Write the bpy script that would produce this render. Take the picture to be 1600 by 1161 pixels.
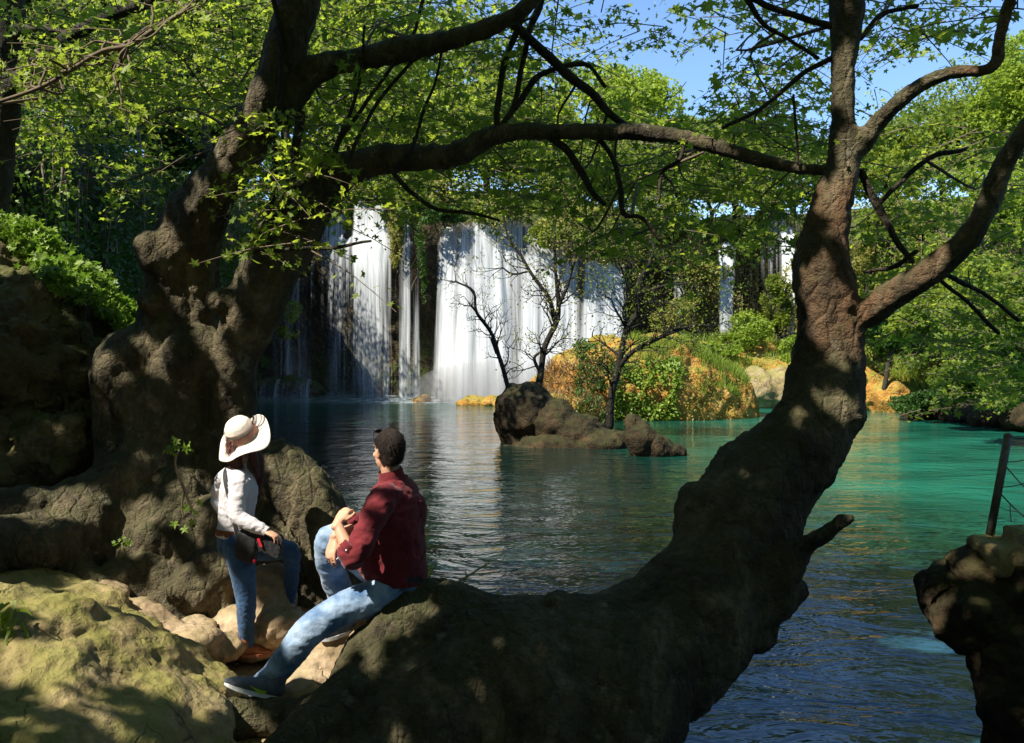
import bpy, math, random
import numpy as np
from mathutils import Vector, Matrix
for o in list(bpy.data.objects): bpy.data.objects.remove(o)
scene = bpy.context.scene
COL = scene.collection
rs = np.random.RandomState(7); random.seed(7)

# ------------------------------------------------------------------ camera
F = 1386.0                                   # focal length in pixels of the 1600 px photograph
PITCH = math.atan(35.5/F)
CAM = np.array([0, 0, 2.7])
cd = bpy.data.cameras.new('camera'); cam = bpy.data.objects.new('camera', cd); COL.objects.link(cam)
cam.location = CAM; cam.rotation_euler = (math.pi/2-PITCH, 0, 0)
cd.sensor_width = 36; cd.lens = 36*F/1600; cd.clip_start = .05; cd.clip_end = 2000
scene.camera = cam
_f = np.array([0, math.cos(PITCH), -math.sin(PITCH)]); _u = np.array([0, math.sin(PITCH), math.cos(PITCH)]); _r = np.array([1., 0, 0])
def P(px, py, d): return CAM+d*(_f+(px-800)/F*_r+(580.5-py)/F*_u)
def PZ(px, py, z):                           # the point at height z seen at that pixel
    v = _f+(px-800)/F*_r+(580.5-py)/F*_u
    return CAM+v*((z-CAM[2])/v[2])
def proj(p):
    q = np.atleast_2d(p)-CAM; d = q@_f
    d = np.where(np.abs(d) < 1e-3, 1e-3, d)
    return 800+F*(q@_r)/d, 580.5-F*(q@_u)/d, d

# ------------------------------------------------------------------ light
SUN = np.array([-.52, -.36, .80]); SUN /= np.linalg.norm(SUN)      # towards the sun
w = bpy.data.worlds.new('World'); scene.world = w; w.use_nodes = True
wn = w.node_tree; wn.nodes.clear()
sk = wn.nodes.new('ShaderNodeTexSky'); sk.sky_type = 'NISHITA'; sk.sun_disc = False
sk.sun_elevation = math.asin(SUN[2]); sk.sun_rotation = math.atan2(SUN[0], SUN[1])
sk.ozone_density = 6.0; sk.dust_density = 0; sk.air_density = 1.0
bg = wn.nodes.new('ShaderNodeBackground'); bg.inputs[1].default_value = .13
wo = wn.nodes.new('ShaderNodeOutputWorld')
wn.links.new(sk.outputs[0], bg.inputs[0]); wn.links.new(bg.outputs[0], wo.inputs[0])
sl = bpy.data.lights.new('sun', 'SUN'); sl.energy = 5; sl.angle = math.radians(.5); sl.color = (1, .93, .80)
so = bpy.data.objects.new('sun', sl); COL.objects.link(so)
so.rotation_euler = Vector(SUN).to_track_quat('Z', 'Y').to_euler(); so.location = (-20, -20, 40)
scene.view_settings.view_transform = 'Standard'; scene.view_settings.look = 'None'
scene.view_settings.exposure = 0.95; scene.view_settings.gamma = 1; scene.view_settings.use_curve_mapping = False
scene.render.engine = 'CYCLES'
scene.cycles.transparent_max_bounces = 16; scene.cycles.max_bounces = 6

# ------------------------------------------------------------------ helpers: noise, meshes
def _hash(ix, iy, iz, seed):
    h = (ix.astype(np.int64)*374761393+iy.astype(np.int64)*668265263+iz.astype(np.int64)*2147483647+seed*1274126177) & 0xffffffff
    h = ((h ^ (h >> 13))*1274126177) & 0xffffffff
    h = h ^ (h >> 16)
    return (h & 0xffff)/32767.5-1
def noise(p, seed=0):
    p = np.asarray(p, float); i = np.floor(p).astype(np.int64); f = p-i; f = f*f*(3-2*f)
    r = 0
    for dx in (0, 1):
        for dy in (0, 1):
            for dz in (0, 1):
                wt = (f[:, 0] if dx else 1-f[:, 0])*(f[:, 1] if dy else 1-f[:, 1])*(f[:, 2] if dz else 1-f[:, 2])
                r = r+wt*_hash(i[:, 0]+dx, i[:, 1]+dy, i[:, 2]+dz, seed)
    return r
def fbm(p, oct=4, seed=0, gain=.5):
    a = 1; t = 0; r = 0; p = np.asarray(p, float)
    for k in range(oct):
        r = r+a*noise(p*2**k, seed+k); t += a; a *= gain
    return r/t
def mesh_np(name, v, f, k=3):
    v = np.asarray(v, np.float32).reshape(-1, 3); f = np.asarray(f, np.int32).reshape(-1, k)
    me = bpy.data.meshes.new(name)
    me.vertices.add(len(v)); me.vertices.foreach_set('co', v.ravel())
    me.loops.add(len(f)*k); me.loops.foreach_set('vertex_index', f.ravel())
    me.polygons.add(len(f)); me.polygons.foreach_set('loop_start', np.arange(0, len(f)*k, k, dtype=np.int32))
    me.update(calc_edges=True); return me
def norm(a): a = np.asarray(a, float); return a/(np.linalg.norm(a)+1e-12)
class MB:
    def __init__(s): s.v = []; s.f = []; s.n = 0
    def add(s, v, f):
        s.v.append(np.asarray(v, float)); s.f += [tuple(i+s.n for i in q) for q in f]; s.n += len(v)
    def tube(s, pts, seg=10, sub=4, side=None, cap=True):
        """closed tapered tube through (point, r) or (point, ra, rb); ra runs along side"""
        p = np.array([q[0] for q in pts]); r = np.array([(q[1], q[2] if len(q) > 2 else q[1]) for q in pts])
        if len(p) > 2 and sub > 1:
            n = len(p); pp = []; rr = []
            for i in range(n-1):
                p0 = p[i-1] if i else 2*p[0]-p[1]; p3 = p[i+2] if i+2 < n else 2*p[-1]-p[-2]
                for t in np.arange(sub)/sub:
                    pp.append(.5*((2*p[i])+(-p0+p[i+1])*t+(2*p0-5*p[i]+4*p[i+1]-p3)*t*t+(-p0+3*p[i]-3*p[i+1]+p3)*t**3))
                    rr.append(r[i]*(1-t)+r[i+1]*t)
            pp.append(p[-1]); rr.append(r[-1]); p = np.array(pp); r = np.array(rr)
        tg = np.gradient(p, axis=0); tg /= np.linalg.norm(tg, axis=1)[:, None]+1e-12
        if cap == 'round':
            a = np.array([.25, .6, .9]); d0 = r[0].mean(); d1 = r[-1].mean()
            hp = [p[0]-tg[0]*d0*math.sqrt(max(0, 1-k*k)) for k in a]; tp = [p[-1]+tg[-1]*d1*math.sqrt(max(0, 1-k*k)) for k in a[::-1]]
            r = np.vstack([[r[0]*k for k in a], r, [r[-1]*k for k in a[::-1]]]); p = np.vstack([hp, p, tp])
            tg = np.vstack([[tg[0]]*3, tg, [tg[-1]]*3])
        x = np.asarray(side, float) if side is not None else (np.array([0, 0, 1.]) if abs(tg[0][2]) < .9 else np.array([1., 0, 0]))
        rows = []; ang = np.arange(seg)*2*math.pi/seg
        for i in range(len(p)):
            if side is not None: x = np.asarray(side, float)
            x = norm(x-tg[i]*(x@tg[i])); y = np.cross(tg[i], x)
            rows.append(p[i]+np.outer(np.cos(ang)*r[i][0], x)+np.outer(np.sin(ang)*r[i][1], y))
        n = len(p); v = np.vstack(rows); f = []
        for i in range(n-1):
            for j in range(seg):
                a, b = i*seg+j, i*seg+(j+1) % seg
                f.append((a, b, b+seg, a+seg))
        if cap: f.append(tuple(range(seg))[::-1]); f.append(tuple((n-1)*seg+j for j in range(seg)))
        s.add(v, f); return s
    def ball(s, c, r, axes=None, nu=14, nv=9):
        r = np.array([r]*3 if np.isscalar(r) else r, float); v = []; f = []
        for i in range(1, nv):
            t = math.pi*i/nv
            for j in range(nu):
                a = 2*math.pi*j/nu; v.append((math.sin(t)*math.cos(a), math.sin(t)*math.sin(a), math.cos(t)))
        v += [(0, 0, 1), (0, 0, -1)]; v = np.array(v)*r; t, b = len(v)-2, len(v)-1
        if axes is not None: v = v@np.array(axes)
        for i in range(nv-2):
            for j in range(nu):
                a, c2 = i*nu+j, i*nu+(j+1) % nu; f.append((a, a+nu, c2+nu, c2))
        for j in range(nu):
            f.append((t, j, (j+1) % nu)); f.append((b, (nv-2)*nu+(j+1) % nu, (nv-2)*nu+j))
        s.add(v+np.asarray(c), f); return s
    def box(s, c, h, axes=None):
        v = np.array([(x, y, z) for x in (-1, 1) for y in (-1, 1) for z in (-1, 1)])*np.array(h)
        if axes is not None: v = v@np.array(axes)
        s.add(v+np.asarray(c), [(0, 1, 3, 2), (4, 6, 7, 5), (0, 4, 5, 1), (2, 3, 7, 6), (0, 2, 6, 4), (1, 5, 7, 3)]); return s
    def mesh(s, name='m'):
        me = bpy.data.meshes.new(name); me.from_pydata(np.vstack(s.v).tolist(), [], s.f); me.update(); return me
def link(name, me, m=None, parent=None, smooth=True):
    o = bpy.data.objects.new(name, me); COL.objects.link(o); me.name = name
    if m is not None and len(me.materials) == 0: me.materials.append(m)
    if smooth: me.polygons.foreach_set('use_smooth', np.ones(len(me.polygons), bool))
    if parent is not None:
        o.parent = parent; o.matrix_parent_inverse = Matrix.Translation(parent.location).inverted()
    return o
def thing(name, loc, label, cat, group=None):
    o = bpy.data.objects.new(name, None); COL.objects.link(o); o.location = Vector(loc); o.empty_display_size = .2
    o['label'] = label; o['category'] = cat
    if group: o['group'] = group
    return o
def tag(o, label, cat, group=None, kind=None):
    o['label'] = label; o['category'] = cat
    if group: o['group'] = group
    if kind: o['kind'] = kind
    return o
def struct(o): o['kind'] = 'structure'; return o
def stuff(o): o['kind'] = 'stuff'; return o
def get_v(me): v = np.empty(len(me.vertices)*3, np.float32); me.vertices.foreach_get('co', v); return v.reshape(-1, 3).astype(float)
def get_n(me): v = np.empty(len(me.vertices)*3, np.float32); me.vertex_normals.foreach_get('vector', v); return v.reshape(-1, 3).astype(float)
def set_v(me, v): me.vertices.foreach_set('co', v.astype(np.float32).ravel()); me.update()
def remesh(me, voxel, smooth=4, fac=.6):
    o = bpy.data.objects.new('tmp', me); COL.objects.link(o)
    r = o.modifiers.new('r', 'REMESH'); r.mode = 'VOXEL'; r.voxel_size = voxel
    if smooth:
        s = o.modifiers.new('s', 'SMOOTH'); s.iterations = smooth; s.factor = fac
    dg = bpy.context.evaluated_depsgraph_get()
    out = bpy.data.meshes.new_from_object(o.evaluated_get(dg)); bpy.data.objects.remove(o); bpy.data.meshes.remove(me)
    return out
def organic(mb, voxel, smooth=4, disp=(), fac=.6):
    """union of overlapping solids grown into one skin, then worn by noise: disp = [(frequency xyz, amplitude, octaves)]"""
    me = remesh(mb.mesh(), voxel, smooth, fac)
    for k, (fr, amp, oc) in enumerate(disp):
        v = get_v(me); n = get_n(me)
        q = fbm(v*np.array(fr if not np.isscalar(fr) else [fr]*3), oc, seed=11*k+3)
        set_v(me, v+n*(q*amp)[:, None])
    return me

# ------------------------------------------------------------------ helpers: materials
class N:
    def __init__(s, name):
        s.m = bpy.data.materials.new(name); s.m.use_nodes = True; s.t = s.m.node_tree; s.t.nodes.clear()
        s.out = s.t.nodes.new('ShaderNodeOutputMaterial')
    def n(s, ty, props=None, **inp):
        q = s.t.nodes.new('ShaderNode'+ty)
        for k, v in (props or {}).items(): setattr(q, k, v)
        for k, v in inp.items():
            key = int(k[1:]) if k[0] == 'i' and k[1:].isdigit() else k.replace('_', ' ')
            s.set(q.inputs[key], v)
        return q
    def set(s, sock, v):
        if hasattr(v, 'is_output'): s.t.links.new(v, sock)
        elif hasattr(v, 'outputs'): s.t.links.new(v.outputs[0], sock)
        else:
            if isinstance(v, (tuple, list)) and len(v) == 3 and sock.type == 'RGBA': v = (*v, 1)
            sock.default_value = v
    def pos(s, scale=(1, 1, 1)):
        g = s.n('NewGeometry'); mp = s.n('Mapping', i0=g.outputs['Position']); mp.inputs['Scale'].default_value = scale; return mp
    def noise(s, vec, scale, detail=4, rough=.55, dist=0):
        return s.n('TexNoise', Vector=vec, Scale=scale, Detail=detail, Roughness=rough, Distortion=dist).outputs[0]
    def ramp(s, fac, stops):
        r = s.n('ValToRGB', i0=fac); e = r.color_ramp.elements
        while len(e) < len(stops): e.new(.5)
        for q, (p, c) in zip(e, stops): q.position = p; q.color = (*c, 1) if len(c) == 3 else c
        return r.outputs[0]
    def fr(s, fac, a, b, lo=0, hi=1): return s.n('MapRange', Value=fac, From_Min=a, From_Max=b, To_Min=lo, To_Max=hi).outputs[0]
    def mix(s, fac, a, b):
        q = s.n('Mix', {'data_type': 'RGBA'}); s.set(q.inputs[0], fac); s.set(q.inputs[6], a); s.set(q.inputs[7], b); return q.outputs[2]
    def math(s, op, a, b=0): q = s.n('Math', {'operation': op}); s.set(q.inputs[0], a); s.set(q.inputs[1], b); return q.outputs[0]
    def bump(s, h, dist=.02, strength=1): return s.n('Bump', Strength=strength, Distance=dist, Height=h).outputs[0]
    def done(s, sh): s.t.links.new(sh.outputs[0] if hasattr(sh, 'outputs') else sh, s.out.inputs[0]); return s.m
def bsdf(k, col, rough=.8, normal=None, spec=.3, **kw):
    b = k.n('BsdfPrincipled', Roughness=rough); k.set(b.inputs['Base Color'], col); b.inputs['Specular IOR Level'].default_value = spec
    if normal is not None: k.set(b.inputs['Normal'], normal)
    for q, v in kw.items(): k.set(b.inputs[q.replace('_', ' ')], v)
    return b
def plain(name, col, rough=.7, var=.25, scale=30, bumpd=.002, spec=.3, **kw):
    k = N(name); p = k.pos(); a = k.noise(p, scale, 4)
    c = k.mix(k.fr(a, .3, .7), tuple(x*(1-var) for x in col), tuple(min(1, x*(1+var)) for x in col))
    return k.done(bsdf(k, c, rough, k.bump(a, bumpd), spec, **kw))
def bark(name, stops, moss=(.10, .115, .03), mossamt=.5, patch=1.6, orange=None):
    k = N(name); p = k.pos(); pz = k.pos((1, 1, .45))
    a = k.noise(pz, patch*2.4, 5, .62, .6); b = k.noise(p, 22, 5, .65); vo = k.n('TexVoronoi', {'feature': 'DISTANCE_TO_EDGE'}, Vector=pz, Scale=9).outputs[0]
    c = k.ramp(a, stops)
    if orange: c = k.mix(k.math('MULTIPLY', k.fr(k.noise(pz, 2.3, 3), .50, .64), k.fr(k.n('SeparateXYZ', i0=k.pos()).outputs[2], 2.0, 3.0)), c, orange)
    c = k.mix(k.fr(b, .35, .68, 0, .55), c, (.035, .028, .018))
    c = k.mix(k.math('MULTIPLY', k.fr(k.noise(p, 6.5, 5, .7), .60, .68), .6), c, (.24, .235, .165))
    nz = k.n('SeparateXYZ', i0=k.n('NewGeometry').outputs['Normal']).outputs[2]
    mm = k.math('MULTIPLY', k.fr(k.math('ADD', nz, k.noise(p, 3.5, 4)), .55, 1.15), k.fr(k.noise(p, 9, 4), .35, .6))
    c = k.mix(k.math('MULTIPLY', mm, mossamt), c, moss)
    h = k.math('ADD', k.math('MULTIPLY', k.fr(vo, 0, .12), .35), k.math('ADD', b, k.math('MULTIPLY', k.noise(p, 70, 3), .5)))
    return k.done(bsdf(k, c, .85, k.bump(h, .04), .25))
def rockmat(name, cols, moss, mossamt=.6, scale=1, bd=.03, thr=.25, streak=False):
    k = N(name); p = k.pos(); a = k.noise(p, 1.7*scale, 6, .62, .4); b = k.noise(p, 9*scale, 6, .68); v = k.n('TexVoronoi', Vector=p, Scale=14*scale).outputs[0]
    c = k.ramp(a, [(.3, cols[0]), (.5, cols[1]), (.68, cols[2])])
    c = k.mix(k.fr(b, .42, .72, 0, .6), c, tuple(x*.35 for x in cols[0]))
    if streak: c = k.mix(k.fr(k.noise(k.pos((1, 1, .06)), 1.1, 4), .45, .62, 0, .75), c, (.035, .03, .018))
    nz = k.n('SeparateXYZ', i0=k.n('NewGeometry').outputs['Normal']).outputs[2]
    m = k.fr(k.math('ADD', k.math('MULTIPLY', nz, .35), k.noise(p, 2.6*scale, 5)), .5+thr*.4, .75+thr*.4)
    c = k.mix(k.math('MULTIPLY', m, mossamt), c, k.mix(b, moss, tuple(x*1.8 for x in moss)))
    wp = k.n('VectorMath', {'operation': 'ADD'}, i0=p, i1=k.n('VectorMath', {'operation': 'SCALE'}, i0=k.n('TexNoise', Vector=p, Scale=2.2, Detail=4).outputs[1], Scale=.9))
    ce = k.n('TexVoronoi', {'feature': 'DISTANCE_TO_EDGE'}, Vector=wp, Scale=1.5*scale).outputs[0]; cr = k.math('MULTIPLY', k.fr(ce, .0, .022, 1, 0), k.fr(k.noise(p, 1.3, 2), .5, .68))
    c = k.mix(k.math('MULTIPLY', cr, .4), c, tuple(x*.2 for x in cols[0]))
    h = k.math('SUBTRACT', k.math('ADD', b, k.math('MULTIPLY', v, .5)), cr)
    return k.done(bsdf(k, c, .9, k.bump(h, bd), .2))
def leafmat(name, dark, light, trans=.45, tcol=None, scale=.5):
    k = N(name); g = k.n('NewGeometry'); ri = g.outputs['Random Per Island']
    big = k.noise(k.pos(), scale, 3)
    f = k.math('ADD', k.math('MULTIPLY', ri, .55), k.fr(big, .35, .65, 0, .45))
    c = k.mix(f, dark, light); tc = k.mix(f, tuple(x*2 for x in dark), tcol or tuple(x*2.2 for x in light))
    d = bsdf(k, c, .5, None, .35); t = k.n('BsdfTranslucent', Color=tc)
    return k.done(k.n('MixShader', i0=trans, i1=d, i2=t))

M = {}
M['bark_left'] = bark('plane_bark', [(.32, (.035, .029, .019)), (.44, (.09, .074, .046)), (.56, (.15, .12, .07)), (.72, (.30, .24, .145))], (.07, .075, .025), .5)
M['bark_right'] = bark('peeling_plane_bark', [(.34, (.035, .028, .018)), (.44, (.085, .068, .04)), (.52, (.11, .095, .052)), (.58, (.17, .14, .085)), (.70, (.33, .265, .16))], (.05, .055, .018), .7, 1.1, (.19, .105, .055))
M['bark_dark'] = bark('dark_bark', [(.3, (.03, .024, .018)), (.6, (.07, .055, .04)), (.8, (.11, .09, .06))], (.04, .05, .02), .2)
M['bark_black'] = bark('black_bark', [(.3, (.014, .011, .009)), (.6, (.03, .024, .018)), (.8, (.05, .04, .028))], (.02, .025, .01), .2)  # near-black bark for the slender island trees
M['rock_shaded'] = rockmat('shaded_dark_rock', [(.018, .013, .008), (.038, .027, .013), (.085, .055, .026)], (.03, .034, .010), .6, 1.6, .04, .25)  # dark brown rock, with the shade on it put into the colour
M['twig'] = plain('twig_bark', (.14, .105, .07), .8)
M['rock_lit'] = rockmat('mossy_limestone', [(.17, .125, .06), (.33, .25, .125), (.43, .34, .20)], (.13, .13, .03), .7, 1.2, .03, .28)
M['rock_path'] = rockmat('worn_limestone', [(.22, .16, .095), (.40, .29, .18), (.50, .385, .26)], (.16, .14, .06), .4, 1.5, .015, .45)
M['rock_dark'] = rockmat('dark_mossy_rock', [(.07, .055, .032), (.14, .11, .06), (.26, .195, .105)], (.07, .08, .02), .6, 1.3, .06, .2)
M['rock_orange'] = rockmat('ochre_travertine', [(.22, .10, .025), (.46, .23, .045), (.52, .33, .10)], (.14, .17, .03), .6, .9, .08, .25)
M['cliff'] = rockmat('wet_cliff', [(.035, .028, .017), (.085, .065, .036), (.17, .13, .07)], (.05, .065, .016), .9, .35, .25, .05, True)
M['soil'] = rockmat('leaf_litter_soil', [(.07, .05, .03), (.11, .08, .05), (.17, .13, .08)], (.05, .06, .02), .5, 1, .03)
M['leaf_near'] = leafmat('plane_leaves', (.045, .10, .012), (.27, .35, .03), .55, (.68, .80, .06), 1.1)
M['leaf_far'] = leafmat('far_leaves', (.035, .075, .012), (.24, .31, .035), .45, (.58, .66, .06), .3)
M['leaf_lime'] = leafmat('lime_leaves', (.13, .21, .02), (.30, .38, .04), .45, (.5, .6, .06), .25)
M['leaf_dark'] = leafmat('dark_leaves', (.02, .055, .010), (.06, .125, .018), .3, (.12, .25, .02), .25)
M['leaf_ivy'] = leafmat('ivy_leaves', (.07, .14, .015), (.26, .36, .04), .35, (.3, .5, .04), .8)
M['leaf_olive'] = leafmat('olive_yellow_leaves', (.19, .19, .04), (.38, .34, .09), .4, (.5, .5, .1), .5)
M['leaf_brown'] = leafmat('dry_fern', (.16, .10, .04), (.34, .22, .09), .25, (.3, .2, .08), .8)
M['grass'] = leafmat('grass_blades', (.12, .19, .02), (.28, .36, .05), .35, (.4, .5, .06), .8)

# ------------------------------------------------------------------ helpers: foliage
DIA_V = np.array([(0, -.5, 0), (.32, -.02, .10), (0, .5, -.04), (-.32, -.02, .10)]); DIA_F = np.array([(0, 1, 2), (0, 2, 3)])
_pl = []
for a, r in [(-155, .30), (-118, .46), (-88, .24), (-62, .58), (-30, .30), (0, .66), (30, .30), (62, .58), (88, .24), (118, .46), (155, .30), (180, .10)]:
    _pl.append((r*math.sin(math.radians(a)), r*math.cos(math.radians(a)), .10*abs(math.sin(math.radians(a)))-.12*r*r))
PLA_V = np.array([(0, 0, 0)]+_pl); PLA_F = np.array([(0, i+1, (i+1) % 12+1) for i in range(12)])
BLA_V = np.array([(-.035, 0, 0), (.035, 0, 0), (-.028, .5, .05), (.028, .5, .05), (0, 1, -.12)]); BLA_F = np.array([(0, 1, 3), (0, 3, 2), (2, 3, 4)])
# chosen foreground points; the canopy is cut open towards the sun to light them: (pixel x, y, depth, gap radius in metres)
GAPS = []
def frames(n, bias=(0, 0, .8), rnd=rs):
    nr = rnd.normal(size=(n, 3)); nr /= np.linalg.norm(nr, axis=1)[:, None]; nr = nr+np.asarray(bias)
    nr /= np.linalg.norm(nr, axis=1)[:, None]
    t = rnd.normal(size=(n, 3)); t -= nr*(t*nr).sum(1)[:, None]; t /= np.linalg.norm(t, axis=1)[:, None]
    return t, np.cross(nr, t), nr
def leaves_np(pos, size, tmpl='dia', bias=(0, 0, .8), rnd=rs, fr=None):
    V, Fc = {'dia': (DIA_V, DIA_F), 'pla': (PLA_V, PLA_F), 'bla': (BLA_V, BLA_F)}[tmpl]
    n = len(pos); t, b, nr = fr if fr is not None else frames(n, bias, rnd)
    size = np.broadcast_to(size, (n,))
    v = pos[:, None, :]+size[:, None, None]*(V[None, :, 0, None]*t[:, None]+V[None, :, 1, None]*b[:, None]+V[None, :, 2, None]*nr[:, None])
    f = (np.arange(n)*len(V))[:, None, None]+Fc[None]
    return v.reshape(-1, 3), f.reshape(-1, 3)
def leaf_obj(name, pos, size, m, parent=None, tmpl='dia', bias=(0, 0, .8)):
    v, f = leaves_np(np.asarray(pos), size, tmpl, bias)
    o = link(name, mesh_np(name, v, f), m, parent, smooth=False); o['kind'] = 'stuff'; return o
def gapmask(pos, gaps):
    keep = np.ones(len(pos), bool)
    for px, py, d, r in gaps:
        q = pos-P(px, py, d); t = q@SUN; dist = np.linalg.norm(q-t[:, None]*SUN, axis=1)
        keep &= ~((t > .25) & (dist < r))
    return keep
def crown_pts(c, rad, n, lobes=9, seed=0, gate=.0, freq=.6, flat=.75):
    """leaf positions in the shells of a cluster of lobes with noise-cut gaps"""
    r = np.random.RandomState(seed); c = np.asarray(c); rad = np.asarray(rad, float); out = []
    for i in range(lobes):
        u = r.normal(size=3); u /= np.linalg.norm(u); lc = c+u*rad*r.uniform(.2, .75)
        lr = rad*r.uniform(.30, .66)*r.uniform(.75, 1.2, 3); k = int(n/lobes*1.5)
        d = r.normal(size=(k, 3)); d /= np.linalg.norm(d, axis=1)[:, None]; d[:, 2] *= flat
        out.append(lc+d*lr*(r.uniform(.35, 1.05, size=(k, 1))**.5))
    p = np.vstack(out); g = fbm(p*freq+seed*3.1, 3, seed=seed % 50)
    p = p[(g > gate-.17) & (fbm(p*freq*4+seed, 2, seed=seed % 41) > -.22)]
    if len(p) > n: p = p[r.choice(len(p), n, False)]
    return p

# ================================================================== SETTING: water, bed, banks, cliffs
def grid_obj(name, xs, ys, zf, m, smooth=True):
    X, Y = np.meshgrid(xs, ys); Z = zf(X.ravel(), Y.ravel())
    nx = len(xs); v = np.stack([X.ravel(), Y.ravel(), Z], 1)
    i = np.arange((len(ys)-1)*nx).reshape(-1, nx)[:, :-1].ravel()
    return link(name, mesh_np(name, v, np.stack([i, i+1, i+nx+1, i+nx], 1), 4), m, smooth=smooth)
struct(grid_obj('pool_bed', np.linspace(-300, 300, 30), np.linspace(-300, 400, 30), lambda x, y: np.full(len(x), -2.5), M['soil']))
# pool water: turbid turquoise body, tree shade and sky reflection put into its colour, under a rippled mirror; foam round the foot of the falls
k = N('pool_water')
g = k.pos()
sx = k.n('SeparateXYZ', i0=g); X, Y = sx.outputs[0], sx.outputs[1]
wob = k.noise(k.pos((.12, .12, .12)), 1, 3)
teal = k.math('MAXIMUM', k.math('MULTIPLY', k.fr(k.math('ADD', Y, k.math('MULTIPLY', wob, 8)), 33, 46), .55),
              k.math('MULTIPLY', k.fr(k.math('ADD', X, k.math('MULTIPLY', wob, 4)), 4.5, 9), k.fr(Y, 8, 17)))
body = k.mix(teal, (.005, .017, .013), k.mix(k.fr(k.noise(k.pos((.25, .5, 1)), 1, 4), .35, .65), (.008, .085, .055), (.016, .17, .11)))  # silty teal; the dark middle stands in for tree shade and reflections
body = k.mix(k.math('MULTIPLY', k.fr(Y, 12, 6), .8), body, k.mix(k.fr(k.noise(k.pos((.8, 1.3, 1)), 1.3, 4, .6, .6), .4, .65), (.010, .045, .075), (.035, .12, .20)))  # near blue patches: sky reflection painted into the body colour
foam = k.math('MULTIPLY', k.math('MULTIPLY', k.fr(Y, 42.5, 46), k.fr(X, 8.0, 5.0)), k.math('MAXIMUM', k.fr(X, -9, -5, .25, 1), .25))
foam = k.math('MULTIPLY', foam, k.fr(k.noise(k.pos((1, .45, 1)), 1.6, 5), .35, .6))
col = k.mix(foam, body, (.75, .8, .8))
w1 = k.noise(k.pos((.7, 1.3, 1)), 1.15, 4, .55, .9); w2 = k.noise(k.pos((1, 1.6, 1)), 4.2, 2, .45, .8); w3 = k.noise(k.pos((.3, .6, 1)), .8, 2)
h = k.math('ADD', k.math('ADD', k.math('MULTIPLY', w1, .55), k.math('MULTIPLY', w2, .09)), k.math('MULTIPLY', w3, .6))
wat = bsdf(k, col, k.fr(foam, 0, 1, .04, .6), k.bump(h, .2, .52), .5, IOR=1.33)
M['water'] = k.done(wat)
struct(grid_obj('pool_water', np.linspace(-45, 45, 40), np.linspace(-20, 62, 40), lambda x, y: np.zeros(len(x)), M['water']))

# near bank under the two visitors
def bank_z(x, y):
    edge = 7.9-.25*x+.4*np.sin(x*1.3)
    s = 1/(1+np.exp(np.clip((x-.15-.35*(y-5)*0)*3.2, -30, 30)))*1/(1+np.exp(np.clip((y-edge)*3, -30, 30)))
    p = np.stack([x, y, x*0], 1)
    lx = np.clip((-3.2-x)/3.5, 0, 1)
    return -1.4+s*(1.92+.9*lx)+(.07*fbm(p*2.2, 5, 5)+.10*fbm(p*.8, 3, 9))*(s > .2)
struct(grid_obj('near_bank', np.linspace(-14, 3, 230), np.linspace(-6, 12, 230), bank_z, M['rock_path']))

# cliffs: plan curve extruded with ledges, overhang and fluting
CLIFF = np.array([(-11.5, -8, 5.5), (-9.6, 4, 5.8), (-8.7, 10, 6.2), (-8.0, 14, 6.8), (-9.2, 20, 7.6), (-11.6, 30, 9), (-13.2, 42, 10.4), (-15.6, 52, 11.5),
                  (-12.6, 54.5, 11.6), (-8.7, 52, 11.6), (-4.4, 49.5, 11.4), (-1, 48.4, 11), (5.4, 48.6, 9.6), (8, 50.5, 9.6), (12.6, 51, 10), (16.6, 50, 10.2), (18.6, 44, 9.4), (21.3, 37, 8.6), (24.5, 28, 8), (26.5, 15, 7.5), (27, -8, 7)])
def curve(pts, n):
    t = np.linspace(0, len(pts)-1.001, n); out = []
    for q in t:
        i = int(q); f = q-i; a, b = pts[i], pts[i+1]; p0 = pts[i-1] if i else 2*a-b; p3 = pts[i+2] if i+2 < len(pts) else 2*b-a
        out.append(.5*(2*a+(-p0+b)*f+(2*p0-5*a+4*b-p3)*f*f+(-p0+3*a-3*b+p3)*f**3))
    return np.array(out)
C2 = curve(CLIFF, 520)
def make_cliff():
    tg = np.gradient(C2[:, :2], axis=0); tg /= np.linalg.norm(tg, axis=1)[:, None]; nr = np.stack([-tg[:, 1], tg[:, 0]], 1)   # left-hand normal: away from the pool
    rows = []; zs = np.linspace(-.12, 1, 70)
    for s in zs:
        x = C2[:, 0]; y = C2[:, 1]; z = s*C2[:, 2]
        back = .9*max(0, s-.9)*10+(-.9*math.exp(-((s-.8)/.16)**2))+(1.3*math.exp(-((s-.3)/.25)**2))
        p = np.stack([x, y, z], 1)
        back = back+.7*fbm(p*np.array([.35, .35, .14]), 4, 21)+.4*fbm(p*1.3, 4, 31)
        rows.append(np.stack([x+nr[:, 0]*back, y+nr[:, 1]*back, z+.25*fbm(p*.5, 3, 8)], 1))
    for dist, up in ((4, .6), (9, 1.5), (20, 2.5), (45, 4), (90, 5)):            # the wooded plateau behind the lip
        x = C2[:, 0]+nr[:, 0]*dist; y = C2[:, 1]+nr[:, 1]*dist; z = C2[:, 2]+up
        # keep the back rows from crossing the pool where the wall curves
        rows.append(np.stack([x, y, z+.6*fbm(np.stack([x, y, z], 1)*.2, 3, 4)], 1))
    v = np.vstack(rows); n = len(C2); i = np.arange((len(rows)-1)*n).reshape(-1, n)[:, :-1].ravel()
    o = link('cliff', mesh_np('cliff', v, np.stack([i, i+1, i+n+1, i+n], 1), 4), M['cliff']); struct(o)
    return nr
CN = make_cliff()
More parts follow.
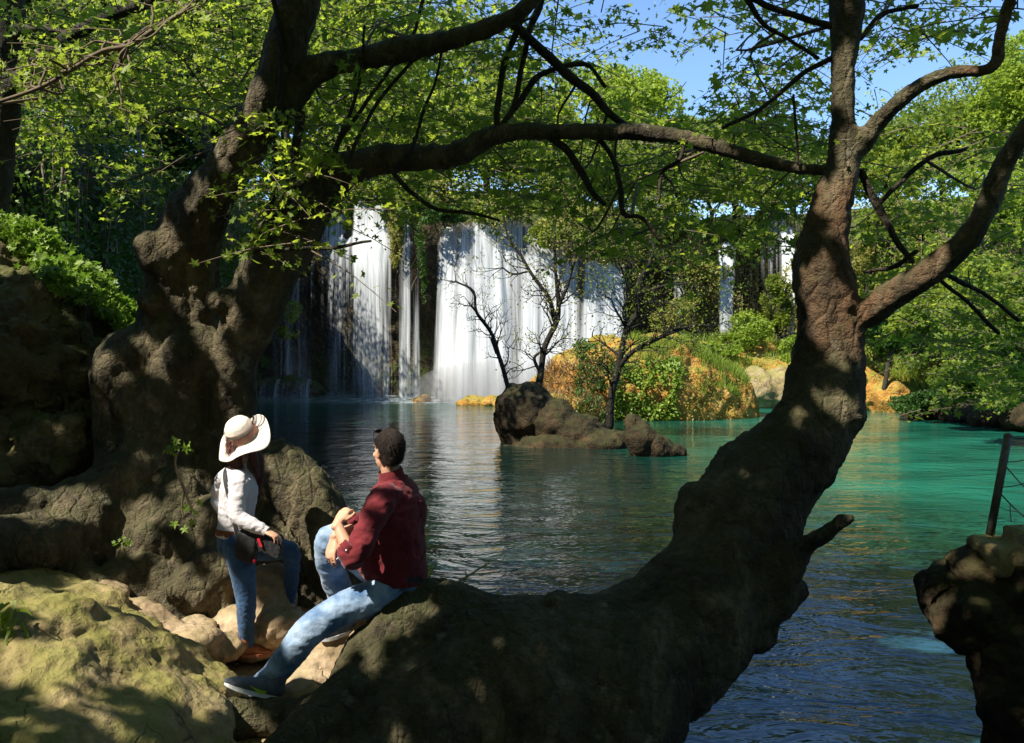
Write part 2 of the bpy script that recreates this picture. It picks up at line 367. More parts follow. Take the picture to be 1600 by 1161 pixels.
def cliff_at(px, off=0):
    """plan point of the far wall seen at pixel column px, moved off metres towards the pool"""
    best = None
    for j in range(180, len(C2)-60):
        u = 800+F*C2[j, 0]/max(C2[j, 1], 1)
        if best is None or abs(u-px) < best[0]: best = (abs(u-px), j)
    j = best[1]; return np.array([C2[j, 0]-CN[j, 0]*off, C2[j, 1]-CN[j, 1]*off, C2[j, 2]]), CN[j]
# ================================================================== WATERFALLS
k = N('falling_water')
at = k.n('Attribute', {'attribute_name': 'thickness'}); dn = at.outputs['Fac']
uv = k.n('Attribute', {'attribute_name': 'flow'}); fl = uv.outputs['Vector']
m1 = k.n('Mapping', i0=fl); m1.inputs['Scale'].default_value = (1.5, .05, 1)
m2 = k.n('Mapping', i0=fl); m2.inputs['Scale'].default_value = (5.5, .10, 1)
m3 = k.n('Mapping', i0=fl); m3.inputs['Scale'].default_value = (.5, .12, 1)
s_ = k.math('ADD', k.math('MULTIPLY', k.noise(m1, 1.6, 5, .6), .5), k.math('MULTIPLY', k.noise(m2, 2, 4, .6), .28))
s_ = k.math('ADD', s_, k.math('MULTIPLY', k.noise(m3, 1, 2), .22))
al = k.n('MapRange', Value=k.math('SUBTRACT', k.math('ADD', s_, dn), 1.0), From_Min=-.10, From_Max=.24, To_Min=0, To_Max=.97); al.interpolation_type = 'SMOOTHSTEP'
foamn = k.n('VectorMath', {'operation': 'NORMALIZE'}, i0=k.n('VectorMath', {'operation': 'ADD'}, i0=k.n('NewGeometry').outputs['Normal'], i1=(0, -.8, 1.6)))      # droplets face every way: soften the sheet's own facing
wd = k.n('BsdfDiffuse', Normal=foamn, Color=k.mix(k.noise(m1, 3, 3), (.42, .47, .50, 1), (.88, .9, .9, 1))); wt = k.n('BsdfTranslucent', Color=(.7, .74, .76, 1))
M['falls'] = k.done(k.n('MixShader', i0=al.outputs[0], i1=k.n('BsdfTransparent'), i2=k.n('MixShader', i0=.3, i1=wd, i2=wt)))
def curtain(parent, x0, x1, top, dens, off=1.3, zbot=-.05, layer=0, spread=0.0, seed=0, lip=.2):
    """one hanging sheet of water from the lip of the cliff; dens(u, s) thickness with s=0 at the lip, 1 at the foot"""
    off += 1.2
    n = max(6, int((x1-x0)/1.3)); us = np.linspace(0, 1, n); rows = 44; V = []; D = []; Fl = []
    for u in us:
        px = x0+(x1-x0)*u; b, nr = cliff_at(px, 0); ty = (top(u) if callable(top) else top)+7*float(noise(np.array([[px*.07, seed, 0]]))[0])+4*float(noise(np.array([[px*.3, seed, 0]]))[0])
        d0 = b[1]-off; zt = P(px, ty, d0)[2]; ph = 6*seed
        for j in range(rows):
            s = j/(rows-1)
            if s < .12:
                a = s/.12; z = zt-.25*a*a*zt*.12/1.0; o = -lip*(1-a)+off*.75*a
            else:
                a = (s-.12)/.88; z = (zt-.03*zt)*(1-a)+zbot*a; o = off*(.75+.45*math.sqrt(a))
            wx = (px-.5*(x0+x1))*spread*s
            q = np.array([[u*(x1-x0)*.035+seed*5, z*.08, seed]]); fo = .22*float(noise(q*1.6, 5)[0])+.03*float(noise(q*7, 9)[0])
            V.append(((px-800)/F*(b[1]-.8*o)+wx*b[1]/F, b[1]-(o+fo), z)); D.append(dens(u, s)-.5*max(0, 1-s/.05)*(.6+float(noise(np.array([[u*(x1-x0)*.2, seed, 0]]))[0]))); Fl.append(((px-800)*b[1]/F+layer*13.7, z+layer*5, 0))
    i = np.arange((n-1)*rows).reshape(-1, rows)[:, :-1].ravel()
    me = mesh_np('water_sheet', V, np.stack([i, i+1, i+rows+1, i+rows], 1), 4)
    a = me.attributes.new('thickness', 'FLOAT', 'POINT'); a.data.foreach_set('value', np.array(D, np.float32))
    a = me.attributes.new('flow', 'FLOAT_VECTOR', 'POINT'); a.data.foreach_set('vector', np.array(Fl, np.float32).ravel())
    return link('water_sheet', me, M['falls'], parent)
def edge(u, w=.15): return min(1, u/w, (1-u)/w)
def mkfall(px, label, group=None):
    b, _ = cliff_at(px, 1); return thing('waterfall', (b[0], b[1], 0), label, 'waterfall', group)
t = mkfall(820, 'broad brilliant white waterfall dropping into the pool behind the little island')
curtain(t, 672, 905, lambda u: 352-14*math.sin(u*3)+60*max(0, u-.62), lambda u, s: .56*edge(u, .12)+.10*s*(1-abs(u-.4))+.05*math.sin(u*17), 1.4, seed=1, spread=.12)
curtain(t, 700, 800, lambda u: 346, lambda u, s: .54*edge(u, .25)+.1*s, 1.9, seed=2, layer=1, spread=.3)
curtain(t, 800, 985, lambda u: 398-10*math.sin(u*6), lambda u, s: .59*edge(u, .12)+.08*s+.03*math.sin(u*19), 1.7, seed=3, layer=2, spread=.06)
curtain(t, 900, 985, lambda u: 402, lambda u, s: .56*edge(u, .2), 2.1, seed=4, layer=3, spread=.3)
t = mkfall(570, 'pair of blue-white veils of water left of the broad fall, brightest near the top')
curtain(t, 548, 612, 306, lambda u, s: .62*edge(u, .2)-.14*s+.22*math.exp(-((s-.33)/.10)**2), 1.6, seed=5, layer=4, spread=.25)
curtain(t, 500, 612, 365, lambda u, s: .48*edge(u, .2)+.22*math.exp(-(s/.18)**2)+.0*s, 2.0, seed=6, layer=5, spread=.15)
t = mkfall(530, 'slanting white cascade glimpsed beside the dark arch of the left tree')
curtain(t, 490, 556, lambda u: 318+16*u, lambda u, s: .62*edge(u, .25)-.32*s, 1.1, seed=7, layer=6)
t = mkfall(635, 'two thin separate threads of falling water just left of the broad fall')
curtain(t, 596, 620, lambda u: 345, lambda u, s: .58*edge(u, .3)-.06*s, 1.5, seed=8, layer=7, spread=.3)
curtain(t, 628, 648, lambda u: 305, lambda u, s: .52*edge(u, .3)-.02*s, 1.6, seed=9, layer=8, spread=.2)
curtain(t, 606, 676, 372, lambda u, s: .44*edge(u, .3)+.10*s, 1.3, seed=15, layer=15)
t = mkfall(460, 'faint dark veil of water at the far left of the falls, in shade')
curtain(t, 400, 530, 400, lambda u, s: .46*edge(u, .3), 1.2, seed=10, layer=9)
t = mkfall(1128, 'small white waterfall right of the island trees, fading half way down')
curtain(t, 1108, 1150, 376, lambda u, s: .80*edge(u, .3)-.42*s, 1.9, seed=11, layer=10, spread=.2)
t = mkfall(1225, 'narrow white waterfall beside the leaning trunk, above green bushes')
curtain(t, 1206, 1240, 352, lambda u, s: .85*edge(u, .3)-.5*s, 2.2, seed=12, layer=11, spread=.2)
curtain(t, 1165, 1262, 338, lambda u, s: .52*edge(u, .2)-.22*s, 1.6, seed=13, layer=12)
t = mkfall(1060, 'thread of water on the cliff behind the forked island tree')
curtain(t, 1040, 1075, 420, lambda u, s: .55*edge(u, .3)-.05*s, 1.8, seed=14, layer=13)
# low cascade over a ledge at the foot of the dark left part
def rock(name, prims, vox, m, label, cat, disp, smooth=4, group=None, kind=None):
    mb = MB()
    for p in prims:
        if len(p) == 5: x, y, d, r, _ = p
        x, y, d, r = p[:4]; mb.ball(P(x, y, d), r)
    me = organic(mb, vox, smooth, disp); o = link(name, me, m)
    if kind == 'structure': return struct(o)
    return tag(o, label, cat, group)
t = thing('cascade', (-13.5, 50.5, 0), 'low dim cascade running over a ledge at the foot of the shaded falls', 'cascade')
mb = MB(); mb.ball(P(450, 612, 51), (2.2, .9, .9)); mb.ball(P(420, 612, 51), (1.4, .8, .8))
link('ledge', organic(mb, .12, 3, [(1.5, .25, 3)]), M['cliff'], t)
V = []; D = []; Fl = []; n = 40; rw = 14
for i in range(n):
    u = i/(n-1); px = 402+98*u
    for j in range(rw):
        s = j/(rw-1); a = s*math.pi/2; p = P(px, 617, 51)
        hz = (1.05+.15*math.sin(u*9))*math.sqrt(max(.05, 1-(2*u-1)**4)); V.append((p[0], p[1]-.3-1.0*math.sin(a)+.1*math.sin(u*30), hz*math.cos(a)-.03)); D.append(.44*edge(u, .1)+.06*s); Fl.append((u*3.5*1.7, V[-1][2], 3))
ii = np.arange((n-1)*rw).reshape(-1, rw)[:, :-1].ravel()
me = mesh_np('water_sheet', V, np.stack([ii, ii+1, ii+rw+1, ii+rw], 1), 4)
a = me.attributes.new('thickness', 'FLOAT', 'POINT'); a.data.foreach_set('value', np.array(D, np.float32))
a = me.attributes.new('flow', 'FLOAT_VECTOR', 'POINT'); a.data.foreach_set('vector', np.array(Fl, np.float32).ravel())
link('water_sheet', me, M['falls'], t)

# ================================================================== ISLAND AND FAR SHORE
isl = [(905, 625, 35.5, (1.6, 1.6, 2.0)), (960, 628, 35.5, (2.2, 2.2, 2.55)), (1020, 625, 35.5, (2.6, 2.3, 2.6)), (1075, 635, 35.5, (2.2, 2.0, 2.3)), (1125, 628, 35.8, (1.5, 1.5, 1.45)),
       (1150, 618, 36, (.8, .9, .8)), (1143, 650, 35.5, (.7, .8, .6)), (860, 640, 36, (1.2, 1.1, 1.3)), (1000, 650, 34.5, (2.5, 1.3, .9)), (880, 655, 33, (1.5, 1.2, .9)), (1090, 650, 34.8, (1.7, 1.1, 1.0))]
island = rock('island_mound', isl, .09, M['rock_orange'], 'ochre rocky mound in the pool overgrown with ivy, grass and dry fern', 'island', [(.9, .45, 4), (3.5, .16, 3)])
rock('rock', [(800, 655, 25.5, (.5, .6, 1.0)), (828, 648, 25.5, (.65, .8, .95)), (865, 665, 25.3, (.8, .8, .75)), (905, 680, 25, (.8, .8, .6)), (945, 694, 24.6, (.75, .8, .45)), (885, 700, 24.8, (1.9, .8, .35))], .05, M['rock_shaded'],
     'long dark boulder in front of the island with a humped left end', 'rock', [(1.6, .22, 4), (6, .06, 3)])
rock('rock', [(1000, 688, 22.6, (.42, .5, .52)), (990, 668, 22.6, (.22, .3, .32)), (1025, 700, 22.6, (.45, .5, .35)), (1050, 706, 22.6, (.35, .4, .2))], .04, M['rock_shaded'],
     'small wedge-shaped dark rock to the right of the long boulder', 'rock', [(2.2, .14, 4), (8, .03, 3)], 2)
rock('rock_ledge', [(745, 630, 43, (1.0, .8, .35)), (780, 630, 42.5, (1.2, .8, .4)), (815, 633, 41.5, (1.4, 1, .5))], .06, M['rock_orange'], 'low grassy ledge at the water line before the broad fall', 'rock', [(1.5, .2, 4)])
rock('rock', [(655, 626, 45.3, (.42, .4, .22))], .04, M['rock_orange'], 'left one of two little round stones at the foot of the falls', 'rock', [(2, .12, 3)])
rock('rock', [(665, 625, 45.3, (.3, .3, .3))], .04, M['rock_orange'], 'right one of two little round stones at the foot of the falls', 'rock', [(2.4, .1, 3)])
rock('rock_ledge', [(1185, 615, 41, (1.2, 1.2, 1.15)), (1225, 612, 41, (1.4, 1.3, 1.2)), (1160, 622, 42, (.9, 1.2, .8)), (1260, 610, 41, (1.5, 1.4, 1.4)), (1300, 615, 41, (1.6, 1.4, 1.3))], .09, M['rock_lit'],
     'pale undercut travertine ledge between the island and the leaning trunk', 'rock', [(.9, .35, 4), (3.5, .1, 3)])
rock('rock_ledge', [(1355, 620, 39.5, (1.2, 1.2, 1.25)), (1385, 628, 38.8, (1.0, 1.2, .95)), (1410, 634, 38, (.7, .9, .5)), (1350, 600, 40, (.9, 1, 1.0))], .08, M['rock_orange'],
     'ochre rock spur at the far shore right of the leaning trunk', 'rock', [(1.1, .35, 4), (4, .1, 3)])
rock('rock', [(1470, 648, 35, (1.6, 1.2, .7)), (1530, 650, 33, (1.4, 1.1, .6)), (1580, 655, 31, (1.5, 1.2, .6)), (1640, 660, 29, (1.6, 1.2, .6))], .09, M['rock_shaded'], 'low dark rocks along the far right shore under the hanging foliage', 'rock', [(1.2, .3, 4), (4, .1, 3)])
mb = MB()
for px, py, d, r in [(1130, 570, 45.5, (3.2, 2.5, 1.4)), (1190, 600, 44.5, (3.6, 2.5, 1.7)), (1260, 598, 44, (3, 2.5, 1.7)), (1060, 585, 46.5, (2.8, 1.8, 1.6)), (1330, 600, 43, (3, 2.5, 1.8)), (1010, 610, 46.5, (2, 1.5, 1)), (1400, 625, 42, (3, 2.5, 1.4))]:
    mb.ball(P(px, py, d), r)
slope = tag(link('scree_slope', organic(mb, .14, 4, [(.7, .5, 4), (3, .12, 3)]), M['rock_orange']), 'green and ochre slope at the foot of the cliff right of the island', 'slope')

def surf_pts(o, n, filt=None, off=(.02, .2), seed=1):
    """random points just above an object's faces, chosen by filt(points, normals)"""
    me = o.data; me.calc_loop_triangles(); r = np.random.RandomState(seed)
    c = np.empty(len(me.polygons)*3, np.float32); me.polygons.foreach_get('center', c); c = c.reshape(-1, 3).astype(float)
    nn = np.empty(len(me.polygons)*3, np.float32); me.polygons.foreach_get('normal', nn); nn = nn.reshape(-1, 3).astype(float)
    a = np.empty(len(me.polygons), np.float32); me.polygons.foreach_get('area', a)
    ok = np.ones(len(c), bool) if filt is None else filt(c, nn)
    idx = np.where(ok)[0]
    if len(idx) == 0: return np.zeros((0, 3)), np.zeros((0, 3))
    pr = a[idx]/a[idx].sum(); j = r.choice(idx, n, p=pr); s = np.sqrt(a[j])[:, None]
    return c[j]+r.normal(size=(n, 3))*s*.6+nn[j]*r.uniform(off[0], off[1], (n, 1)), nn[j]
def blades_at(p, h, m, name, parent=None, lean=.35, seed=2, label=None):
    r = np.random.RandomState(seed); n = len(p)
    up = np.array([0, 0, 1.])+r.normal(size=(n, 3))*lean; up[:, 2] = np.abs(up[:, 2]); up /= np.linalg.norm(up, axis=1)[:, None]
    t = r.normal(size=(n, 3)); t -= up*(t*up).sum(1)[:, None]; t /= np.linalg.norm(t, axis=1)[:, None]
    v, f = leaves_np(p, h*r.uniform(.6, 1.3, n), 'bla', fr=(t, up, np.cross(t, up)))
    o = link(name, mesh_np(name, v, f), m, parent, smooth=False); o['kind'] = 'stuff'; return o
def inpx(x0, x1, y0, y1):
    def f(c, n):
        x, y, d = proj(c); return (x > x0) & (x < x1) & (y > y0) & (y < y1)
    return f
def both(f, g): return lambda c, n: f(c, n) & g(c, n)
p, nn = surf_pts(island, 6500, both(inpx(955, 1062, 560, 656), lambda c, n: (fbm(c*1.1, 3, 77) > -.16)), (.02, .28))
t = thing('ivy_plant', P(1010, 650, 34), 'bright green ivy draped over the middle of the island mound', 'ivy'); leaf_obj('leaves', p, rs.uniform(.09, .17, len(p)), M['leaf_ivy'], t, bias=(-.2, -.6, .6))
p, nn = surf_pts(island, 5000, both(inpx(898, 975, 545, 655), lambda c, n: (fbm(c*1.3, 3, 78) > -.1)), (.02, .45))
t = thing('shrub', P(935, 640, 34), 'dull dark green shrub on the left shoulder of the island mound', 'shrub'); leaf_obj('leaves', p, rs.uniform(.08, .15, len(p)), M['leaf_dark'], t)
p, nn = surf_pts(island, 4200, both(inpx(840, 940, 570, 665), lambda c, n: n[:, 2] < .8), (.0, .1))
o = blades_at(p, .42, M['leaf_brown'], 'dry_fern', lean=.9, seed=5); o['label'] = 'dry brown fern and dead stalks on the left flank of the island'; o['category'] = 'fern'
p, nn = surf_pts(island, 7000, both(lambda c, n: (n[:, 2] > .45) & (fbm(c*1.2, 3, 5) > -.05), inpx(985, 1168, 530, 625)), (0, .02))
o = blades_at(p, .30, M['grass'], 'grass', lean=.3, seed=6); o['label'] = 'yellow-green grass growing along the top of the island'; o['category'] = 'grass'
p, nn = surf_pts(island, 2600, both(inpx(1040, 1168, 580, 660), lambda c, n: (fbm(c*1.6, 3, 79) > .0)), (.0, .12))
t = thing('moss_clump', P(1110, 650, 34), 'scattered low greenery on the right ochre face of the island', 'plant'); leaf_obj('leaves', p, rs.uniform(.06, .12, len(p)), M['leaf_olive'], t)
p, nn = surf_pts(slope, 14000, lambda c, n: (n[:, 2] > .2) & (fbm(c*.8, 3, 6) > -.15), (0, .05))
o = blades_at(p, .42, M['grass'], 'grass', lean=.4, seed=7); o['label'] = 'bright grass on the slope at the foot of the cliff'; o['category'] = 'grass'

# ================================================================== FAR VEGETATION
jL, jR = [min(range(180, len(C2)-60), key=lambda i: abs(800+F*C2[i, 0]/C2[i, 1]-x)) for x in (400, 1480)]
def vline(mb, a, b, r0, r1, wob=.15, n=5, seed=0, seg=6):
    r = np.random.RandomState(seed); a = np.asarray(a, float); b = np.asarray(b, float); L = np.linalg.norm(b-a); pts = []
    for i in range(n):
        s = i/(n-1); j = r.normal(size=3)*L*wob*.3*math.sin(math.pi*s); pts.append((a+(b-a)*s+j, r0*(1-s)+r1*s))
    mb.tube(pts, seg, 3)
    return pts
NOTRUNK = {24, 23, 26}
def far_tree(px, py, d, rx, ry, m, label, n=8000, leaf=.26, base=None, seed=1, gate=0, group='trees on and below the cliffs', cat='tree', name='broadleaf_tree', lobes=11, freq=None, rd=None, trunk=True, tmpl='dia'):
    c = P(px, py, d); RX = rx*d/F; RZ = ry*d/F; RD = rd or .8*(RX+RZ)/2*1.1
    bz = base if base is not None else c[2]-RZ*1.25
    t = thing(name, (c[0], c[1], bz), label, cat, group)
    p = crown_pts(c, (RX, RD, RZ), n, lobes, seed, gate, freq or 1.9/max(RX, 1.0))
    leaf_obj('leaves', p, rs.uniform(.45, 1.45, len(p))*leaf, M[m], t, tmpl)
    if trunk:
        mb = MB(); tr = max(.05, RX*.045); top = c+np.array([0, 0, -RZ*.1]); r = np.random.RandomState(seed+5)
        pts = vline(mb, (c[0]+r.normal()*.3, c[1], bz-.3), top, tr*1.5, tr*.8, .12, 5, seed)
        link('trunk', mb.mesh(), M['bark_dark'], t)
        mb = MB()
        for i in range(9):
            u = r.normal(size=3); u[2] = abs(u[2])*.9+.1; u /= np.linalg.norm(u); q = pts[2+i % 3][0]
            vline(mb, q, c+u*np.array([RX, RD, RZ])*.78, tr*.55, tr*.12, .3, 5, seed+i, 5)
        link('limbs', mb.mesh(), M['bark_dark'], t)
    return t
TR = [  # px, py, depth, rx, ry, material, label, leaves, leaf size, base z
 (20, 40, 17, 170, 130, 'leaf_far', 'leafy tree at the top left corner behind the dark bough', 11000, .12, 6.5),
 (170, 130, 21, 120, 110, 'leaf_dark', 'shaded tree above the dark left cliff, second from the left edge', 10000, .14, 7.5),  # dark leaf colour stands in for the shade here
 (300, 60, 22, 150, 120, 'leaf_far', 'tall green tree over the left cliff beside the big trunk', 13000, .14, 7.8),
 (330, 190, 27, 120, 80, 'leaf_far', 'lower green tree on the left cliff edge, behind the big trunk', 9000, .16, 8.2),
 (235, 200, 24, 90, 70, 'leaf_dark', 'dark tree in shade on the edge of the left cliff', 7000, .15, 7.8),  # shade put into the colour by the dark leaf material
 (560, 40, 55, 130, 130, 'leaf_far', 'tall tree on the skyline above the veils of water', 10000, .30, 11.5),
 (450, 90, 50, 110, 110, 'leaf_far', 'tree on the cliff top seen through the left fork', 9000, .28, 11.5),
 (540, 190, 52, 110, 80, 'leaf_far', 'green crown just above the arching branch on the left', 9000, .26, 11.5),
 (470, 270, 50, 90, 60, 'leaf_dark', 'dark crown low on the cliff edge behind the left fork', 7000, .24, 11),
 (700, 130, 56, 120, 110, 'leaf_far', 'tree on the cliff top between the two upright shoots', 10000, .28, 11.3),
 (640, 240, 51, 100, 60, 'leaf_far', 'low tree on the cliff edge above the thin threads of water', 9000, .24, 11.2),
 (760, 225, 51, 90, 65, 'leaf_far', 'mid green tree on the cliff edge above the broad fall', 8000, .24, 11),
 (850, 180, 55, 100, 85, 'leaf_far', 'pale green tree on the cliff top right of the upright shoots', 9000, .26, 11),
 (1000, 170, 50, 95, 80, 'leaf_lime', 'bright lime green tree against the blue sky', 8000, .24, 10.2),
 (940, 260, 49, 90, 60, 'leaf_far', 'green tree under the arching branch, above the right half of the broad fall', 8000, .22, 10),
 (1060, 255, 51, 90, 70, 'leaf_far', 'green tree behind the sunlit stretch of the arching branch', 8000, .24, 10),
 (1150, 245, 53, 90, 75, 'leaf_far', 'green tree on the cliff top above the small waterfall', 8000, .24, 10.2),
 (1240, 260, 52, 80, 70, 'leaf_dark', 'darker tree on the cliff top just left of the leaning trunk', 7000, .24, 10.3),
 (1390, 255, 48, 80, 70, 'leaf_far', 'round green tree on the skyline right of the leaning trunk', 9000, .22, 10),
 (1480, 215, 44, 80, 75, 'leaf_far', 'green tree on the skyline under the bowed branch', 9000, .20, 9.6),
 (1585, 150, 38, 60, 95, 'leaf_lime', 'tall yellow-green tree at the top right edge', 12000, .16, 9),
 (1420, 360, 42, 80, 75, 'leaf_far', 'leafy tree on the right cliff face above the ochre spur', 9000, .20, 3),
 (1530, 330, 33, 100, 90, 'leaf_lime', 'bright yellow-green tree filling the gap between the two right branches', 13000, .15, 2),
 (1480, 470, 30, 110, 80, 'leaf_far', 'wide green tree hanging over the far right shore', 14000, .14, .8),
 (1580, 520, 24, 90, 95, 'leaf_far', 'green tree at the right edge with branches reaching down to the water', 14000, .12, .8),
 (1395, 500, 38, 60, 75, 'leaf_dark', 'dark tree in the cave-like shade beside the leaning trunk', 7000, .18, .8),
 (1500, 600, 29, 60, 45, 'leaf_far', 'low drooping spray of green leaves over the turquoise water', 6000, .12, .2),
]
for i, (px, py, d, rx, ry, m, lab, n, lf, bz) in enumerate(TR):
    far_tree(px, py, d, rx*1.15, ry*1.15, m, lab, int(n*1.9), lf, bz, seed=20+i, trunk=i not in NOTRUNK)
SH = [
 (1440, 628, 33.5, 70, 26, 'leaf_dark', 'dark overhanging bush at the far shore right of the ochre spur', 5500, .12, .4),
 (1105, 300, 48.5, 62, 24, 'leaf_far', 'green bushes on the cliff lip above the small right waterfall', 4500, .18, 9.5),
 (1195, 302, 48, 62, 26, 'leaf_far', 'green bushes on the cliff lip above the narrow right waterfall', 4500, .18, 9.5),
 (905, 350, 45, 75, 48, 'leaf_olive', 'pale yellow shrub hanging before the top of the broad fall', 6000, .16, 6),
 (1030, 330, 47, 70, 40, 'leaf_far', 'green shrub on the cliff lip behind the forked island tree', 5000, .18, 9),
 (960, 400, 46, 40, 30, 'leaf_olive', 'small yellowish bush at the right edge of the broad fall', 2500, .14, 4),
 (1080, 420, 47.5, 60, 55, 'leaf_olive', 'ochre-yellow brush on the cliff left of the small waterfall', 3500, .14, 4),
 (1175, 350, 49, 60, 40, 'leaf_far', 'green bush overhanging between the two small right waterfalls', 4500, .18, 9),
 (1060, 500, 45, 45, 40, 'leaf_olive', 'yellowish bush at the cliff foot behind the island', 2500, .14, 1.5),
 (1170, 520, 44, 42, 42, 'leaf_lime', 'bright lime bush below the small waterfall', 5000, .15, 1.2),
 (1215, 480, 46, 35, 55, 'leaf_far', 'upright green bush below the narrow waterfall', 4500, .16, 1.5),
 (1120, 545, 43, 45, 22, 'leaf_lime', 'low lime green bush behind the right end of the island', 3500, .14, .8),
 (1245, 545, 43, 40, 35, 'leaf_lime', 'rounded light green bush touching the leaning trunk', 4500, .15, 1.0),
 (1290, 430, 45, 60, 70, 'leaf_olive', 'brownish brush on the cliff behind the leaning trunk', 4000, .16, 2),
 (1365, 420, 43, 35, 45, 'leaf_olive', 'dry ochre brush on the cliff right of the leaning trunk', 3000, .14, 3),
 (1370, 560, 39.5, 30, 35, 'leaf_olive', 'yellow-green bush on top of the ochre spur', 3000, .13, 1.6),
 (650, 320, 46.6, 42, 22, 'leaf_far', 'green fringe hanging over the lip above the thin threads of water', 3500, .16, 10.5),
 (590, 300, 48, 55, 20, 'leaf_far', 'green fringe over the lip above the pair of veils', 3500, .16, 10.8),
 (700, 336, 45.6, 48, 20, 'leaf_dark', 'dark leaves over the left edge of the broad fall', 3500, .16, 10.5),
 (790, 326, 45.4, 74, 24, 'leaf_far', 'band of green bushes along the lip of the broad fall', 5000, .16, 10),
 (868, 370, 45, 50, 26, 'leaf_far', 'green bush on the lip between the two halves of the broad fall', 3500, .16, 9),
 (622, 380, 47.2, 14, 60, 'leaf_olive', 'mossy hanging growth between the pair of veils and the threads', 2200, .13, 7),
 (660, 400, 46.4, 12, 75, 'leaf_dark', 'dark mossy column of growth against the left edge of the broad fall', 2200, .13, 6),
 (440, 500, 43, 30, 34, 'leaf_far', 'drooping green fern-like plant on the dark wall left of the falls', 2600, .14, 5),
 (925, 545, 35.2, 28, 16, 'leaf_far', 'feathery sapling rising from the top of the island', 900, .10, 2.2),
]
for i, (px, py, d, rx, ry, m, lab, n, lf, bz) in enumerate(SH):
    far_tree(px, py, d, rx, ry, m, lab, n, lf, bz, seed=70+i, group='shrubs on the cliffs and shore', cat='shrub', name='shrub', lobes=8, rd=max(.6, .8*rx*d/F), gate=.02)

# the closed wood along the plateau, behind the trees that can be told apart
rr_ = np.random.RandomState(5); _n = 175000; _j = rr_.randint(10, len(C2)-10, _n); _o = rr_.uniform(.2, 12, _n)
_p = np.stack([C2[_j, 0]+CN[_j, 0]*_o, C2[_j, 1]+CN[_j, 1]*_o, C2[_j, 2]], 1)
_h = 3.2+3.4*(fbm(_p*np.array([.16, .16, 0]), 3, 40)+.4)
_p[:, 2] += .6+_o*.15+_h*np.sqrt(rr_.uniform(0, 1, _n))
_g = fbm(_p*.55, 3, 41); _p = _p[_g > -.3]; _p = _p[_p[:, 1] > 12]
o = leaf_obj('woodland', _p, rr_.uniform(.14, .32, len(_p))*(1+.02*_p[:, 1]*0), M['leaf_far']); o['label'] = 'continuous green undergrowth along the top of the cliffs'; o['category'] = 'undergrowth'
# shrubs, moss and creepers clinging to the far wall between the falls
_n = 42000; _j = rr_.randint(jL, jR, _n); _o = rr_.uniform(.2, 1.5, _n); _z = rr_.uniform(.03, 1.05, _n)
_p = np.stack([C2[_j, 0]-CN[_j, 0]*_o, C2[_j, 1]-CN[_j, 1]*_o, C2[_j, 2]*_z], 1)
_x, _y, _d = proj(_p); _w = fbm(_p*np.array([.8, .8, .35]), 3, 42)
_p = _p[(_w > .12-.25*(_z > .8)) & ~((_x > 395) & (_x < 985) & (_y > 335+30*_w))]
o = leaf_obj('cliff_growth', _p, rr_.uniform(.12, .26, len(_p)), M['leaf_olive']); o['label'] = 'patchy yellowish growth clinging to the wet cliff'; o['category'] = 'undergrowth'

def wall_ivy(j0, j1, z0, z1, strands, m, label, leaf=.12, off=(.2, 1.0), seed=3, per=60, lens=(1, 4), n_stem=60, group='ivy curtains on the cliffs'):
    r = np.random.RandomState(seed); pts = []; st = MB(); c0 = C2[(j0+j1)//2]
    t = thing('hanging_ivy', (c0[0], c0[1], z1), label, 'ivy', group)
    for s in range(strands):
        j = r.uniform(j0, j1); i = int(j); q = C2[i]; nr = CN[i]; o = r.uniform(*off)
        zt = min(r.uniform(z0, z1), q[2]+.3); L = r.uniform(*lens); k = int(per*L/lens[1])+4
        u = np.sort(r.uniform(0, 1, k)); b = np.array([q[0]-nr[0]*o, q[1]-nr[1]*o, zt])
        w_ = r.normal(size=3)*.25
        P_ = b+np.outer(u*L, [0, 0, -1])+np.outer(np.sin(u*3)*.4, w_)+r.normal(size=(k, 3))*np.array([.14, .14, .08])*(1.2-u[:, None]*.6)
        pts.append(P_)
        if s < n_stem: st.tube([(b+np.array([0, 0, .2]), .02), (b+w_*.3+np.array([0, 0, -L*.5]), .015), (b+w_*.1+np.array([0, 0, -L]), .006)], 4, 2)
    p = np.vstack(pts); p = p[p[:, 2] > .15]
    leaf_obj('leaves', p, r.uniform(.6, 1.3, len(p))*leaf, M[m], t, bias=(0, -.3, .3)); stuff(link('stems', st.mesh(), M['twig'], t))
    return t
def jat(y, left=True):
    c = [i for i in range(len(C2)) if (C2[i, 0] < 0) == left]; return min(c, key=lambda i: abs(C2[i, 1]-y)+(0 if i < 260 or not left else 50))
wall_ivy(jat(9), jat(13.5), 1.5, 6.5, 420, 'leaf_ivy', 'sunlit curtain of hanging creepers at the left edge above the boulder', .085, (.3, 1.6), 3, 75, (.8, 2.6), 90)
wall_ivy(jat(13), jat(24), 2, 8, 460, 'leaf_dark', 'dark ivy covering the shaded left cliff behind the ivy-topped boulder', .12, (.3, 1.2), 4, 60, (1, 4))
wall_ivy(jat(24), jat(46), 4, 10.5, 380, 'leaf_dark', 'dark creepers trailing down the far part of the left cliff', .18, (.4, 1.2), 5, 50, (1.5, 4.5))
_a, _b = [min(range(200, len(C2)-80), key=lambda i: abs(800+F*C2[i, 0]/C2[i, 1]-x)) for x in (1070, 1270)]
wall_ivy(_a, _b, 5, 10.3, 240, 'leaf_olive', 'dry creepers and aerial roots hanging on the cliff round the right waterfalls', .14, (.6, 1.5), 6, 34, (1, 4.5), 200)
_a, _b = [min(range(200, len(C2)-80), key=lambda i: abs(800+F*C2[i, 0]/C2[i, 1]-x)) for x in (1290, 1500)]
